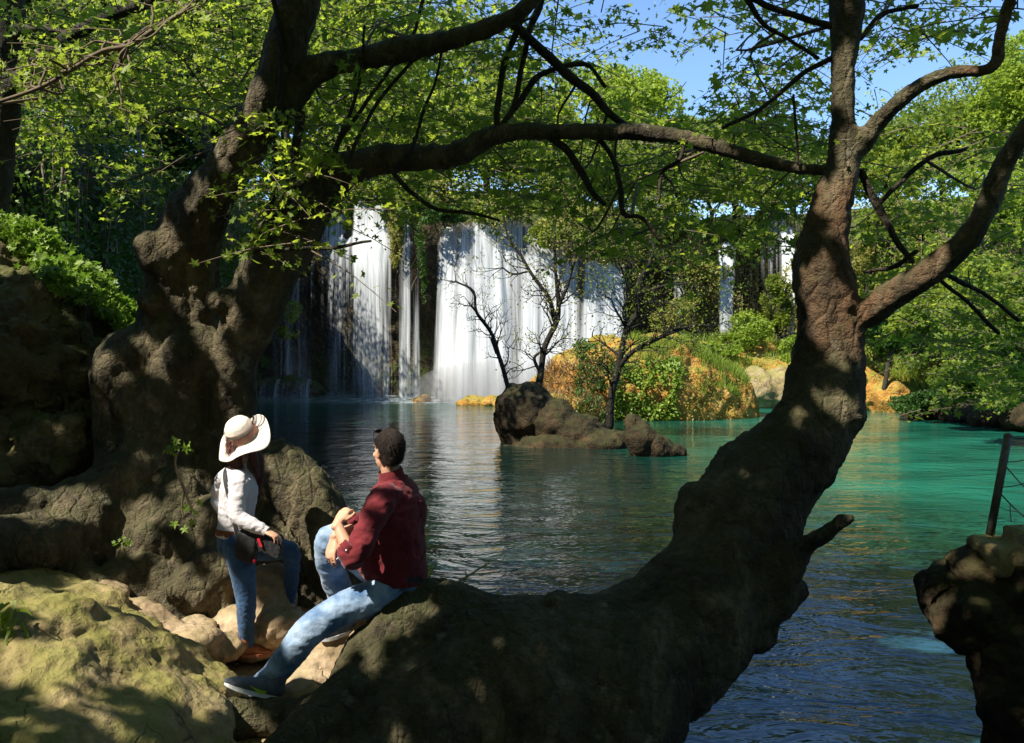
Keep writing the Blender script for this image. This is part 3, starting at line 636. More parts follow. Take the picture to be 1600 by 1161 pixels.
wall_ivy(_a, _b, 2, 9.6, 420, 'leaf_far', 'green creepers covering the right cliff behind the two side branches', .16, (.5, 1.6), 7, 55, (1, 4.5), 80)
_a = min(range(200, len(C2)-60), key=lambda i: abs(800+F*C2[i, 0]/C2[i, 1]-1500)); _b = min(range(_a, len(C2)), key=lambda i: abs(C2[i, 1]-22))
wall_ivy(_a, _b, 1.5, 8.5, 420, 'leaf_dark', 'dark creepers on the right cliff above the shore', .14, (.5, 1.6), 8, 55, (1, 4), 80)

# three slender dark trees on the island, nearly bare
def grow(mb, a, dr, L, r, depth, rr, tips, wob=.45, seg=5):
    pts = [(np.array(a), r)]; d = norm(dr); p = np.array(a, float)
    for i in range(4):
        d = norm(d+rr.normal(size=3)*wob*.4+np.array([0, 0, .05])); p = p+d*L/4; pts.append((p.copy(), r*(1-.2*(i+1))+.001))
        if depth > 0 and i >= 1:
            for q in range(2 if depth > 1 else 1):
                if rr.rand() < .6:
                    s = rr.normal(size=3); s = norm(s-d*(s@d)); grow(mb, p, d*.6+s*.8+np.array([0, 0, .15]), L*rr.uniform(.45, .7), r*.5, depth-1, rr, tips, wob, max(3, seg-1))
    mb.tube(pts, seg, 2); tips.append(p)
def slim_tree(paths, d, label, seed, leafm='leaf_far', nleaf=5, leaf=.09, tl=1.0, r0=None):
    rr = np.random.RandomState(seed); b = paths[0][0]; t = thing('slender_tree', P(b[0], b[1], d), label, 'tree', 'slender trees on the island')
    mb = MB(); tw = MB(); tips = []
    for k_, path in enumerate(paths):
        pts = [(P(x, y, d+dd), w_*d/F/2*.8) for x, y, w_, dd in path]
        mb.tube(pts, 8, 4, cap='round')
        for i in range(1 if k_ else 2, len(path)):
            a = pts[i][0]; prev = pts[i-1][0]; dr = norm(a-prev)
            for q in range(3 if i < len(path)-1 else 4):
                s = rr.normal(size=3); s = norm(s-dr*(s@dr)*.7); u = rr.rand(); grow(tw, prev*(1-u)+a*u if i < len(path)-1 else a, dr*.5+s*.7, tl*rr.uniform(.5, 1.1), pts[i][1]*.35+.006, 2, rr, tips)
    me = mb.mesh(); v = get_v(me); set_v(me, v+.03*np.stack([fbm(v*2.2, 3, s_) for s_ in (1, 2, 3)], 1)); link('trunk', me, M['bark_black'], t); stuff(link('twigs', tw.mesh(), M['bark_black'], t))
    tips = np.array(tips); p = np.repeat(tips, nleaf, 0)+rr.normal(size=(len(tips)*nleaf, 3))*.12
    leaf_obj('leaves', p, rr.uniform(.6, 1.3, len(p))*leaf, M[leafm], t)
slim_tree([[(798, 632, 8, 0), (790, 590, 9, 0), (776, 545, 8, 0), (768, 520, 7, 0), (745, 490, 6, .2), (740, 455, 5, .2), (712, 440, 4, .3)], [(776, 552, 6, 0), (768, 530, 5, 0)], [(768, 518, 5, 0), (740, 482, 4, -.3), (735, 478, 3, -.3)]], 25.8,
          'thinnest bare tree, leftmost on the island, before the white water', 101, nleaf=1, leaf=.05, tl=.8, leafm='leaf_olive')
slim_tree([[(838, 618, 15, 0), (845, 580, 12, 0), (852, 540, 11, 0), (868, 505, 11, 0), (873, 475, 9, 0), (868, 430, 6, 0), (866, 378, 5, 0), (868, 345, 3, .2)],
           [(868, 503, 9, 0), (858, 465, 8, .1), (835, 435, 7, .2), (815, 400, 6, .3), (792, 365, 5, .4), (785, 320, 4, .4)], [(873, 480, 6, 0), (888, 445, 5, -.2), (900, 400, 4, -.4), (912, 380, 3, -.5)],
           [(866, 380, 4, 0), (890, 376, 4, -.2), (915, 384, 3, -.3)], [(845, 585, 8, 0), (835, 560, 6, -.2), (848, 548, 5, -.3)], [(825, 425, 4, .2), (800, 428, 4, 0), (786, 418, 3, 0)]], 27,
          'crooked dark tree in the middle of the island group with thin side shoots', 102, nleaf=3, leaf=.08, tl=1.0, leafm='leaf_olive')
slim_tree([[(953, 665, 17, 0), (955, 620, 15, 0), (965, 575, 14, 0), (972, 545, 12, 0), (980, 512, 11, 0), (998, 485, 10, 0), (1000, 440, 9, 0), (1018, 405, 7, .2), (1025, 370, 5, .3), (1045, 335, 4, .4)],
           [(968, 572, 11, 0), (990, 548, 9, -.2), (1015, 535, 8, -.4), (1050, 520, 6, -.6), (1085, 508, 5, -.8), (1110, 510, 3, -.9)], [(1025, 530, 6, -.4), (1060, 512, 5, -.7), (1082, 520, 4, -.7)],
           [(978, 512, 8, 0), (976, 480, 7, .2), (984, 462, 6, .2), (975, 430, 5, .3), (962, 395, 4, .4)], [(1000, 440, 7, 0), (990, 415, 6, .2), (975, 400, 4, .3), (960, 380, 3, .3)],
           [(998, 478, 6, 0), (1020, 472, 5, -.3), (1050, 475, 4, -.5)], [(1003, 458, 6, 0), (1040, 446, 5, -.4), (1080, 443, 3, -.6)], [(976, 508, 5, 0), (962, 485, 4, -.3), (955, 468, 3, -.3)]], 27,
          'forked black tree, rightmost on the island, in front of the ivy', 103, nleaf=3, leaf=.08, tl=1.1)

# spray hanging at the foot of the broad fall
mb = MB(); mb.ball((-.8, 45.0, .5), (4.6, 1.7, 1.7)); mb.ball((3.2, 45.4, .5), (3.4, 1.5, 1.4)); me = organic(mb, .25, 6)
k = N('water_mist'); vp = k.n('VolumePrincipled', Density=.4, Anisotropy=.2); vp.inputs['Color'].default_value = (1, 1, 1, 1); k.t.links.new(vp.outputs[0], k.out.inputs[1])
o = link('mist', me, k.m); o['kind'] = 'stuff'; o['label'] = 'white spray drifting at the foot of the broad waterfall'; o['category'] = 'mist'
# unseen foliage added behind the viewpoint to darken the light from that side
rr_ = np.random.RandomState(77); _n = 42000; _a = rr_.uniform(math.pi*1.02, math.pi*1.98, _n); _R = rr_.uniform(9, 13, _n)
_p = np.stack([_R*np.cos(_a)*1.1, 2+_R*np.sin(_a), rr_.uniform(-.5, 12, _n)], 1); _p = _p[fbm(_p*.4, 3, 3) > -.4]
o = leaf_obj('undergrowth', _p, rr_.uniform(.25, .5, len(_p)), M['leaf_dark']); o['label'] = 'unseen dark foliage added behind the viewpoint to cut sky light'; o['category'] = 'undergrowth'
# ================================================================== FOREGROUND TREES
def pxpath(rows, d=None):
    out = []
    for q in rows:
        x, y, w_ = q[:3]; dd = q[3] if len(q) > 3 else d
        out.append((P(x, y, dd), w_*dd/F))          # w_ = half width in photograph pixels
    return out
def tree_mesh(paths, blobs, voxel, disp, smooth=4):
    mb = MB()
    nd = []
    for rows in paths:
        pts = pxpath(rows); mb.tube(pts, 16, 4, cap='round')
        for i in range(len(pts)-1):
            for t in (0, .5): nd.append((*(pts[i][0]*(1-t)+pts[i+1][0]*t), pts[i][1]*(1-t)+pts[i+1][1]*t))
    for x, y, w_, d in blobs: mb.ball(P(x, y, d), w_*d/F); nd.append((*P(x, y, d), w_*d/F))
    me = remesh(mb.mesh(), voxel, smooth, .5); nd = np.array(nd); v = get_v(me); best = np.full(len(v), 9.); rad = np.zeros(len(v))
    for q in nd:
        ds = np.linalg.norm(v-q[:3], axis=1)-q[3]; m_ = ds < best; best[m_] = ds[m_]; rad[m_] = q[3]
    sc = np.clip(rad/.28, .12, 1)
    for k_, (fr, amp, oc) in enumerate(disp):      # lumps and burls in proportion to the thickness of the limb
        v = get_v(me); n = get_n(me); q = fbm(v*fr, oc, seed=11*k_+3); set_v(me, v+n*(q*amp*(sc if k_ < 2 else sc**.5))[:, None])
    return me
SKEL = {'left': [], 'right': []}
def skel(which, rows):
    pts = pxpath(rows)
    for i in range(len(pts)-1):
        for t in (0, .5): SKEL[which].append(pts[i][0]*(1-t)+pts[i+1][0]*t)
# ---- the old tree on the left
L_trunk = [(250, 900, 80, 6.9), (255, 790, 92, 7.1), (262, 700, 100, 7.2), (262, 610, 92, 7.2), (276, 530, 66, 7.2), (284, 460, 52, 7.15), (287, 400, 50, 7.1), (308, 340, 48, 7.0), (345, 280, 40, 6.9), (385, 215, 36, 6.8), (420, 150, 33, 6.7), (445, 80, 31, 6.6), (468, 0, 30, 6.5), (480, -90, 28, 6.4), (475, -260, 24, 6.2), (440, -480, 20, 6)]
L_stem = [(345, 830, 45, 7.0), (350, 720, 42, 7.0), (362, 640, 38, 7.0), (368, 560, 36, 6.95), (385, 500, 42, 6.9), (410, 440, 44, 6.9), (445, 380, 42, 6.9), (480, 325, 38, 6.85), (520, 280, 29, 6.8), (570, 255, 24, 6.8), (620, 247, 23, 6.7), (680, 245, 22, 6.7), (722, 238, 21, 6.6), (755, 218, 19, 6.6), (800, 206, 15, 6.5), (860, 206, 13, 6.5), (950, 206, 12, 6.4), (1010, 207, 12, 6.4), (1065, 215, 12, 6.3), (1130, 232, 11, 6.2), (1200, 253, 11, 6.1), (1255, 264, 11, 6.05), (1300, 266, 10, 6.0)]
L_limb = [(440, 170, 26, 6.7), (465, 130, 24, 6.7), (500, 105, 20, 6.6), (560, 93, 18, 6.6), (640, 76, 18, 6.5), (720, 58, 16, 6.4), (790, 32, 15, 6.3), (830, 0, 14, 6.2), (860, -60, 12, 6.1), (900, -180, 10, 6)]
L_rootA = [(250, 720, 60, 7.0), (215, 735, 48, 6.8), (150, 775, 42, 6.6), (80, 795, 38, 6.4), (0, 805, 38, 6.2), (-90, 830, 40, 6.0)]
L_shoulder = [(270, 560, 50, 7.1), (215, 555, 45, 7.0), (180, 580, 30, 6.9), (172, 640, 26, 6.9), (185, 700, 34, 6.9), (180, 770, 40, 6.8)]
paths = [L_trunk, L_stem, L_limb, L_rootA, L_shoulder,
 [(380, 740, 50, 7.0), (430, 735, 44, 7.0), (470, 765, 44, 6.9), (505, 820, 40, 6.8), (525, 890, 40, 6.8), (530, 960, 40, 6.8)],
 [(390, 790, 60, 7.1), (440, 840, 60, 7.0), (470, 900, 55, 6.9), (480, 980, 50, 6.8)],
 [(280, 780, 60, 6.8), (300, 850, 40, 6.6), (325, 910, 26, 6.45), (345, 960, 22, 6.35), (350, 1010, 20, 6.3)],
 [(240, 800, 50, 6.7), (240, 880, 34, 6.5), (265, 940, 24, 6.3), (285, 990, 18, 6.2)],
 [(200, 800, 50, 6.7), (190, 860, 34, 6.5), (205, 920, 26, 6.3), (230, 960, 18, 6.2)],
 [(340, 800, 34, 6.6), (335, 860, 22, 6.5), (322, 895, 18, 6.45)],
 [(350, 850, 18, 6.5), (352, 890, 24, 6.45), (338, 930, 26, 6.4), (330, 965, 16, 6.4)],
 [(130, 790, 42, 6.5), (100, 840, 40, 6.3), (110, 890, 30, 6.2), (150, 920, 22, 6.1)],
 [(120, 830, 44, 6.4), (60, 850, 44, 6.1), (0, 855, 44, 5.9), (-70, 880, 44, 5.8)],
 [(405, 860, 34, 6.6), (410, 920, 26, 6.5), (425, 970, 22, 6.45), (415, 1005, 16, 6.4)],
 [(180, 360, 12, 6.7), (235, 385, 26, 6.9), (262, 420, 34, 7.0), (270, 470, 40, 7.1)][1:],
]
blobs = [(300, 900, 24, 6.35), (285, 925, 30, 6.3), (255, 905, 26, 6.35), (310, 930, 26, 6.3), (232, 885, 26, 6.4), (345, 900, 26, 6.4), (270, 950, 22, 6.25), (180, 905, 28, 6.25), (322, 875, 22, 6.4), (200, 870, 34, 6.5), (150, 865, 40, 6.45), (235, 470, 20, 6.9), (240, 405, 24, 6.9), (345, 470, 24, 6.8), (250, 840, 50, 6.6), (300, 830, 50, 6.7), (150, 810, 44, 6.5), (465, 870, 60, 6.9), (420, 800, 55, 7.05), (300, 560, 55, 7.0)]
lt = thing('plane_tree', P(262, 900, 7.1), 'huge old tree on the left with knobbly roots and a long arching branch', 'tree')
link('trunk', tree_mesh(paths, blobs, .026, [(np.array([1.8, 1.8, .8]), .10, 3), (np.array([5, 5, 2.2]), .06, 4), (np.array([15, 15, 8]), .03, 3), (40, .012, 2)]), M['bark_left'], lt)
for rows in (L_trunk[9:], L_stem[9:], L_limb): skel('left', rows)
def boughs(lst, which, parent, m='bark_dark', d=6.5):
    for rows in lst:
        pts = pxpath(rows, d); mb = MB(); mb.tube(pts, 8, 5, cap='round'); me = mb.mesh(); v = get_v(me)
        set_v(me, v+.02*np.stack([fbm(v*4, 3, s_) for s_ in (1, 2, 3)], 1)); link('branch', me, M[m], parent); skel(which, [(*q[:3], q[3] if len(q) > 3 else d) for q in rows])
boughs([
 [(778, 212, 5), (775, 170, 5), (790, 100, 5), (812, 40, 5), (835, -20, 5), (850, -90, 4)],
 [(772, 212, 5), (800, 165, 4), (818, 100, 4), (828, 50, 4), (845, 0, 4), (850, -60, 3)],
 [(775, 205, 4), (805, 165, 5), (835, 125, 5), (862, 110, 4), (905, 98, 4), (925, 105, 3), (945, 135, 3)],
 [(805, 40, 8), (845, 75, 8), (880, 110, 8), (925, 145, 7), (950, 175, 6), (985, 200, 5)],
 [(862, 216, 6), (885, 235, 6), (905, 265, 6), (925, 300, 5), (945, 320, 4)],
 [(935, 216, 4), (958, 245, 4), (970, 290, 4), (975, 335, 4), (1000, 340, 3), (1030, 375, 3)],
 [(1068, 225, 3), (1060, 250, 3), (1035, 270, 3), (1028, 315, 2.5)],
 [(610, 265, 4), (640, 300, 4), (680, 325, 3), (720, 330, 3), (780, 345, 2)],
 [(535, 270, 4), (560, 215, 3), (600, 150, 3), (650, 90, 3), (690, 60, 2)],
 [(505, 290, 4), (530, 220, 4), (575, 160, 3), (640, 60, 3), (660, 0, 3)],
 [(640, 240, 3), (660, 180, 3), (680, 130, 2), (690, 80, 2)],
 [(470, 340, 4), (500, 300, 3), (520, 240, 3), (560, 140, 3), (570, 40, 2)],
 [(420, 380, 5, 6.4), (428, 300, 5, 6.4), (432, 200, 4, 6.4), (440, 110, 4, 6.4), (430, 0, 4, 6.4)],
 [(470, 180, 7), (462, 240, 7), (462, 255, 5)],
 [(400, 395, 4, 6.5), (460, 388, 3, 6.3), (520, 385, 3, 6.2), (580, 378, 2, 6.1)],
 [(480, 280, 3), (440, 330, 3), (400, 370, 3), (370, 400, 2)],
], 'left', lt)
# pale twig with bright leaves crossing the top left corner, and a bough of a second tree at the edge
et = thing('plane_tree', P(-60, 900, 9), 'second dark trunk at the top left edge with a rising bough', 'tree')
E_trunk = [(-60, 900, 46, 9), (-50, 600, 42, 9), (-30, 350, 38, 9), (-5, 180, 32, 9), (5, 60, 30, 9), (10, -80, 28, 9), (20, -300, 24, 9)]
E_b = [(-5, 170, 20, 9), (50, 105, 13, 8.8), (100, 65, 12, 8.6), (150, 35, 12, 8.4), (200, 15, 11, 8.2), (250, -5, 11, 8), (330, -50, 10, 7.8), (430, -140, 8, 7.5)]
E_c = [(10, 55, 12, 9), (60, 45, 8, 8.9), (105, 50, 6, 8.7), (140, 40, 5, 8.5)]
link('trunk', tree_mesh([E_trunk, E_b, E_c], [], .05, [(3, .07, 4)]), M['bark_dark'], et); SKEL['edge'] = []; skel('edge', E_trunk[3:]); skel('edge', E_b)

# ---- the leaning tree on the right with its great horizontal foot
R_main = [(560, 1130, 80, 5.05), (620, 1085, 105, 5.2), (690, 1070, 132, 5.3), (780, 1065, 138, 5.3), (870, 1068, 138, 5.3), (960, 1050, 125, 5.35), (1040, 1000, 108, 5.45), (1100, 935, 100, 5.5), (1145, 870, 92, 5.6), (1172, 800, 88, 5.7), (1205, 745, 75, 5.8), (1248, 695, 66, 5.85), (1278, 650, 62, 5.9), (1290, 600, 61, 5.95), (1293, 550, 53, 6), (1294, 500, 49, 6), (1286, 440, 45, 6), (1284, 395, 38, 6), (1294, 345, 33, 6), (1308, 295, 29, 6), (1319, 245, 26, 6), (1318, 180, 20, 6), (1318, 110, 20, 6), (1323, 40, 25, 6), (1326, -40, 26, 6), (1335, -200, 22, 6), (1350, -420, 18, 6)]
R_a = [(1330, 245, 16, 6), (1350, 225, 16, 5.95), (1368, 195, 15, 5.9), (1398, 165, 14, 5.8), (1440, 132, 13, 5.7), (1490, 112, 11, 5.6), (1535, 110, 10, 5.5), (1558, 95, 10, 5.5), (1562, 55, 10, 5.5), (1578, 0, 10, 5.5), (1600, -80, 9, 5.4), (1640, -200, 7, 5.3)]
R_b = [(1330, 490, 22, 5.95), (1358, 488, 22, 5.9), (1385, 468, 22, 5.8), (1425, 442, 21, 5.7), (1470, 412, 22, 5.6), (1512, 372, 20, 5.5), (1542, 320, 18, 5.45), (1562, 270, 16, 5.4), (1590, 220, 15, 5.3), (1640, 150, 13, 5.2), (1700, 50, 11, 5)]
paths = [R_main, R_a, R_b,
 [(1060, 960, 80, 5.4), (960, 1100, 120, 5.2), (900, 1220, 130, 5.1)],
 [(1095, 880, 40, 5.6), (1082, 820, 32, 5.65), (1085, 775, 24, 5.65), (1098, 762, 14, 5.65)],
 [(1185, 890, 46, 5.4), (1215, 878, 32, 5.35), (1245, 865, 24, 5.32), (1262, 850, 17, 5.3), (1290, 834, 14, 5.25), (1310, 818, 11, 5.2), (1328, 810, 8, 5.2), (1335, 803, 4, 5.2)], [(1240, 856, 12, 5.25), (1262, 842, 9, 5.22), (1275, 838, 5, 5.2)], [(1300, 822, 7, 5.2), (1312, 805, 5, 5.2)],
 [(1180, 930, 50, 5.4), (1225, 905, 26, 5.3), (1252, 886, 12, 5.25)], [(1170, 950, 50, 5.4), (1220, 935, 36, 5.35), (1243, 925, 22, 5.35)],
 [(700, 1080, 100, 5.1), (600, 1180, 90, 4.9), (560, 1260, 90, 4.8)], [(850, 1100, 110, 5.1), (820, 1240, 120, 5.0)],
 [(620, 1040, 60, 5.2), (572, 1010, 34, 5.2), (550, 1060, 36, 5.1), (520, 1100, 34, 5.0), (470, 1122, 30, 4.98), (420, 1121, 30, 5.0), (360, 1128, 34, 4.95), (290, 1150, 36, 4.8), (240, 1180, 32, 4.75), (225, 1240, 30, 4.7)],
 [(560, 1080, 50, 5.0), (480, 1160, 46, 4.8), (420, 1220, 50, 4.7)],
 [(620, 960, 40, 5.35), (660, 945, 40, 5.4), (740, 960, 46, 5.4)],
]
blobs = [(1085, 790, 24, 5.6), (1080, 845, 26, 5.6), (635, 990, 62, 5.3), (870, 955, 34, 5.3), (870, 940, 12, 5.25), (1195, 845, 46, 5.6), (1148, 862, 50, 5.4), (1345, 490, 18, 5.9), (1300, 640, 52, 5.85), (1240, 930, 20, 5.35), (600, 1110, 60, 5.05), (300, 1125, 16, 4.8), (1180, 980, 40, 5.4)]
rt = thing('plane_tree', P(1000, 1150, 5.3), 'leaning tree on the right rising from a massive horizontal foot over the water', 'tree')
link('trunk', tree_mesh(paths, blobs, .021, [(1.5, .06, 3), (np.array([5, 5, 3.]), .035, 4), (16, .022, 3), (42, .010, 2)]), M['bark_right'], rt)
for rows in (R_main[17:], R_a, R_b): skel('right', rows)
boughs([
 [(1345, 270, 6, 6), (1360, 305, 6, 6), (1380, 340, 6, 6), (1400, 375, 5, 5.9), (1425, 410, 4, 5.8)], [(1372, 318, 4, 6), (1400, 290, 4, 6), (1430, 262, 4, 6), (1465, 240, 4, 6), (1510, 232, 3, 6)],
 [(1465, 425, 4, 5.6), (1500, 440, 4, 5.7), (1545, 465, 3, 5.8), (1590, 500, 3, 5.9)], [(1470, 440, 3, 5.6), (1520, 480, 3, 5.7), (1560, 520, 3, 5.8)],
 [(1430, 395, 4, 5.8), (1400, 415, 4, 5.9), (1370, 420, 3, 6), (1350, 425, 2, 6)], [(1300, 40, 6, 6), (1260, 30, 5, 6), (1200, 10, 5, 6), (1150, -20, 4, 6)], [(1300, 90, 4, 6), (1250, 120, 4, 6), (1190, 170, 3, 6), (1130, 200, 3, 6)],
 [(1245, 255, 2, 6), (1243, 200, 2, 6), (1240, 150, 2, 6)], [(1170, 0, 5, 6), (1195, 40, 4, 6), (1230, 60, 3, 6), (1280, 90, 3, 6)], [(1345, 60, 4, 6), (1380, 20, 4, 6), (1430, 10, 3, 6)],
], 'right', rt)

# ---- leaves of these trees
GAPS = [(380, 680, 6.1, .42), (360, 760, 6.1, .25), (430, 850, 5.9, .2), (515, 830, 5.3, .26), (570, 930, 5.25, .3), (490, 985, 5.1, .2), (620, 760, 5.4, .16), (545, 1030, 5.5, .3), (440, 1020, 5.9, .22), (330, 1000, 6.0, .38),
        (420, 1060, 5.4, .3), (180, 1000, 4.7, .25), (90, 960, 4.9, .25), (250, 1040, 4.6, .2), (60, 1120, 4.4, .2), (160, 1120, 4.4, .18), (230, 960, 6, .3), (120, 800, 6.3, .2), (200, 800, 6.4, .2), (30, 810, 6, .15), (265, 900, 6.2, .16), (340, 880, 6.2, .14),
        (170, 580, 6.8, .14), (235, 540, 6.8, .16), (300, 470, 6.8, .16), (345, 560, 6.8, .12), (355, 490, 6.7, .10), (260, 400, 6.8, .2), (320, 330, 6.7, .2), (370, 255, 6.7, .16), (410, 180, 6.6, .16), (355, 640, 6.8, .1), (50, 640, 7.6, .3), (60, 480, 7.8, .25),
        (1275, 430, 5.7, .20), (1300, 300, 5.8, .16), (1305, 210, 5.8, .12), (1315, 90, 5.8, .2), (1320, 60, 5.8, .15), (1400, 160, 5.6, .2), (1480, 110, 5.5, .2), (1390, 460, 5.6, .22), (1450, 420, 5.5, .16), (1050, 205, 6.2, .35), (980, 205, 6.2, .2), (1320, 620, 5.6, .14), (1240, 640, 5.6, .08), (1170, 760, 5.5, .06), (650, 950, 5.2, .12), (600, 1050, 5, .1),
        (1450, 960, 5.5, .18), (1520, 920, 5.5, .1), (30, 385, 8.4, .9), (90, 435, 8.3, .9), (150, 485, 8.2, .8), (200, 520, 8.2, .5), (120, 430, 10.5, .5), (150, 90, 5, .8), (50, 125, 5.2, .7), (250, 40, 5.2, .7), (90, 450, 8, .7), (280, 720, 6.5, .15), (295, 800, 6.5, .15), (190, 160, 5, .4), (50, 130, 5, .5), (300, 500, 5.5, .1), (640, 850, 5.3, .08)]
def sprays(n, boxes, seed, which, leaf, L=(.35, .9), per=(12, 22), link_p=.07, near_d=2.6):
    """leafy twigs; boxes = [(x0, x1, y0, y1, depth0, depth1, weight)]"""
    r = np.random.RandomState(seed); w_ = np.array([b[6] for b in boxes], float); w_ /= w_.sum(); pos = []; siz = []; tw = MB(); sk_ = np.array(SKEL[which])
    for q in range(n):
        b = boxes[r.choice(len(boxes), p=w_)]; dd = r.uniform(b[4], b[5]); c = P(r.uniform(b[0], b[1]), r.uniform(b[2], b[3]), dd)
        
        if not gapmask(c[None], GAPS)[0]: continue
        a = r.uniform(0, 6.28); dr = norm(np.array([math.cos(a), math.sin(a), r.uniform(-.45, .3)])); ln = r.uniform(*L); k_ = r.randint(*per)
        t = np.linspace(.1, 1, k_); sd = norm(np.cross(dr, [0, 0, 1])); off = np.where(np.arange(k_) % 2, 1, -1)*r.uniform(.04, .17, k_)*(1.15-t*.7)
        pp = c+np.outer(t*ln, dr)+np.outer(off*ln/.7, sd)+np.outer(-.16*ln*t*t+r.normal(size=k_)*.03, [0, 0, 1.])
        pos.append(pp); siz.append(r.uniform(.45, 1.35, k_)*leaf*(.75 if q % 3 else 1.15)*(1-.25*t))
        e = c+dr*ln-np.array([0, 0, .16*ln]); tw.tube([(c, .006), (c+dr*ln*.5-np.array([0, 0, .04*ln]), .004), (e, .002)], 3, 2, cap=False)
        if r.rand() < link_p:
            j = np.argmin(np.linalg.norm(sk_-c, axis=1)+r.uniform(0, .8, len(sk_))); s0 = sk_[j]; dist = np.linalg.norm(s0-c)
            if dist < near_d:
                m1 = s0*.65+c*.35+r.normal(size=3)*.12*dist; m2 = s0*.3+c*.7+r.normal(size=3)*.1*dist; tw.tube([(s0, .008+.003*dist), (m1, .008), (m2, .006), (c, .004)], 5, 4, cap=False)
    return np.vstack(pos), np.concatenate(siz), tw
def overhead(n, box, seed, leaf):
    """unseen crown leaves above the frame, laid out to shade the foreground"""
    r = np.random.RandomState(seed); x = r.uniform(box[0], box[1], n); y = r.uniform(box[2], box[3], n); z = 3.6+.47*np.maximum(y, 0)+.8+r.uniform(0, 1, n)**.7*3.0
    p = np.stack([x, y, z], 1); g = fbm(p*np.array([.8, .8, .5]), 3, seed); return p[g > -.27], r.uniform(.7, 1.3, (g > -.27).sum())*leaf
def clad(parent, pos, siz, tw, m, over=None, big=300, seed=1):
    ok = gapmask(pos, GAPS); pos, siz = pos[ok], siz[ok]
    x, y, d = proj(pos); vis = (x > 0) & (x < 1600) & (y > 0) & (y < 1161) & (d > .5)
    score = np.where(vis, siz/np.maximum(d, .5), 0); o_ = np.argsort(-score); pick = o_[:big]; rest = o_[big:]
    base = bpy.data.meshes.new('leaf'); base.from_pydata(PLA_V.tolist(), [], PLA_F.tolist()); base.materials.append(M[m]); t, b, nn = frames(len(pick), (0, -.25, .9), np.random.RandomState(seed))
    pl = Matrix.Translation(parent.location).inverted()
    for i, j in enumerate(pick):
        o = bpy.data.objects.new('leaf', base); COL.objects.link(o); o.parent = parent; o.matrix_parent_inverse = pl
        mt = Matrix((*[(t[i][q]*siz[j], b[i][q]*siz[j], nn[i][q]*siz[j], pos[j][q]) for q in range(3)], (0, 0, 0, 1))); o.matrix_basis = mt
    P2, S2 = pos[rest], siz[rest]
    leaf_obj('leaves', P2, S2, M[m], parent, 'pla', (0, -.2, .9))
    if over is not None:
        p, s = over; okk = gapmask(p, GAPS); leaf_obj('upper_shade_leaves', p[okk], s[okk], M[m], parent, 'dia', (0, 0, 1.4))
    if tw is not None: stuff(link('twigs', tw.mesh(), M['twig'], parent))
p, s, tw = sprays(1650, [(-20, 430, -30, 190, 7, 13, 5), (430, 860, -40, 190, 6.5, 12, 4.2), (860, 960, 60, 200, 7, 12, .5), (500, 900, 180, 330, 7, 11, 2.2), (900, 1290, 180, 270, 7.5, 12, 1.3), (380, 500, 180, 400, 5.9, 6.6, .35), (900, 1270, 250, 400, 7, 10, 1.6), (60, 250, 120, 300, 7.5, 11, .7)], 201, 'left', .085)
clad(lt, p, s, tw, 'leaf_near', overhead(62000, (-11.5, -2, -5, 6.4), 301, .20), 300, 1)
p, s, tw = sprays(430, [(1060, 1300, -40, 60, 6.2, 9, .65), (1150, 1300, 70, 240, 6.2, 9, 1.5), (1090, 1200, 150, 230, 6.2, 9, .6), (1340, 1480, -40, 60, 6, 8, 1.1), (1340, 1400, 60, 230, 7, 10, .25), (1360, 1620, 200, 560, 6.5, 12, 4.2), (1430, 1620, 520, 640, 8, 13, .8), (930, 1060, 10, 60, 7, 8, .3), (1540, 1600, 0, 30, 5.5, 6, .2)], 202, 'right', .085)
clad(rt, p, s, tw, 'leaf_near', overhead(44000, (-4, 5.5, -5, 6.4), 302, .20), 300, 2)
# bright sunlit twig in the top left corner
et2 = MB(); rows = [(-20, 165, 3), (60, 138, 3.5), (110, 110, 4), (160, 80, 4), (200, 72, 4), (235, 50, 4), (290, 15, 4), (330, -20, 4), (400, -80, 5)]
pts = pxpath(rows, 5.2); et2.tube(pts, 6, 4)
link('branch', et2.mesh(), M['twig'], et); SKEL['edge2'] = [q[0] for q in pts]
p, s, tw = sprays(46, [(20, 230, 30, 130, 5.0, 5.5, 2), (-20, 120, 90, 150, 5, 5.6, 1), (130, 200, 110, 190, 5, 5.4, .5), (230, 300, 0, 60, 5, 5.5, .5)], 203, 'edge2', .075, (.2, .45), (8, 16), .9, 1.5)
stuff(link('twigs', tw.mesh(), M['twig'], et)); t_, b_, n_ = frames(len(p), (-.2, -.5, .7), np.random.RandomState(9)); base = bpy.data.meshes.new('leaf'); base.from_pydata(PLA_V.tolist(), [], PLA_F.tolist()); base.materials.append(M['leaf_lime']); pl = Matrix.Translation(et.location).inverted()
for i in range(min(300, len(p))):
    o = bpy.data.objects.new('leaf', base); COL.objects.link(o); o.parent = et; o.matrix_parent_inverse = pl; o.matrix_basis = Matrix((*[(t_[i][q]*s[i], b_[i][q]*s[i], n_[i][q]*s[i], p[i][q]) for q in range(3)], (0, 0, 0, 1)))
if len(p) > 300: leaf_obj('leaves', p[300:], s[300:], M['leaf_lime'], et, 'pla', (-.2, -.5, .7))

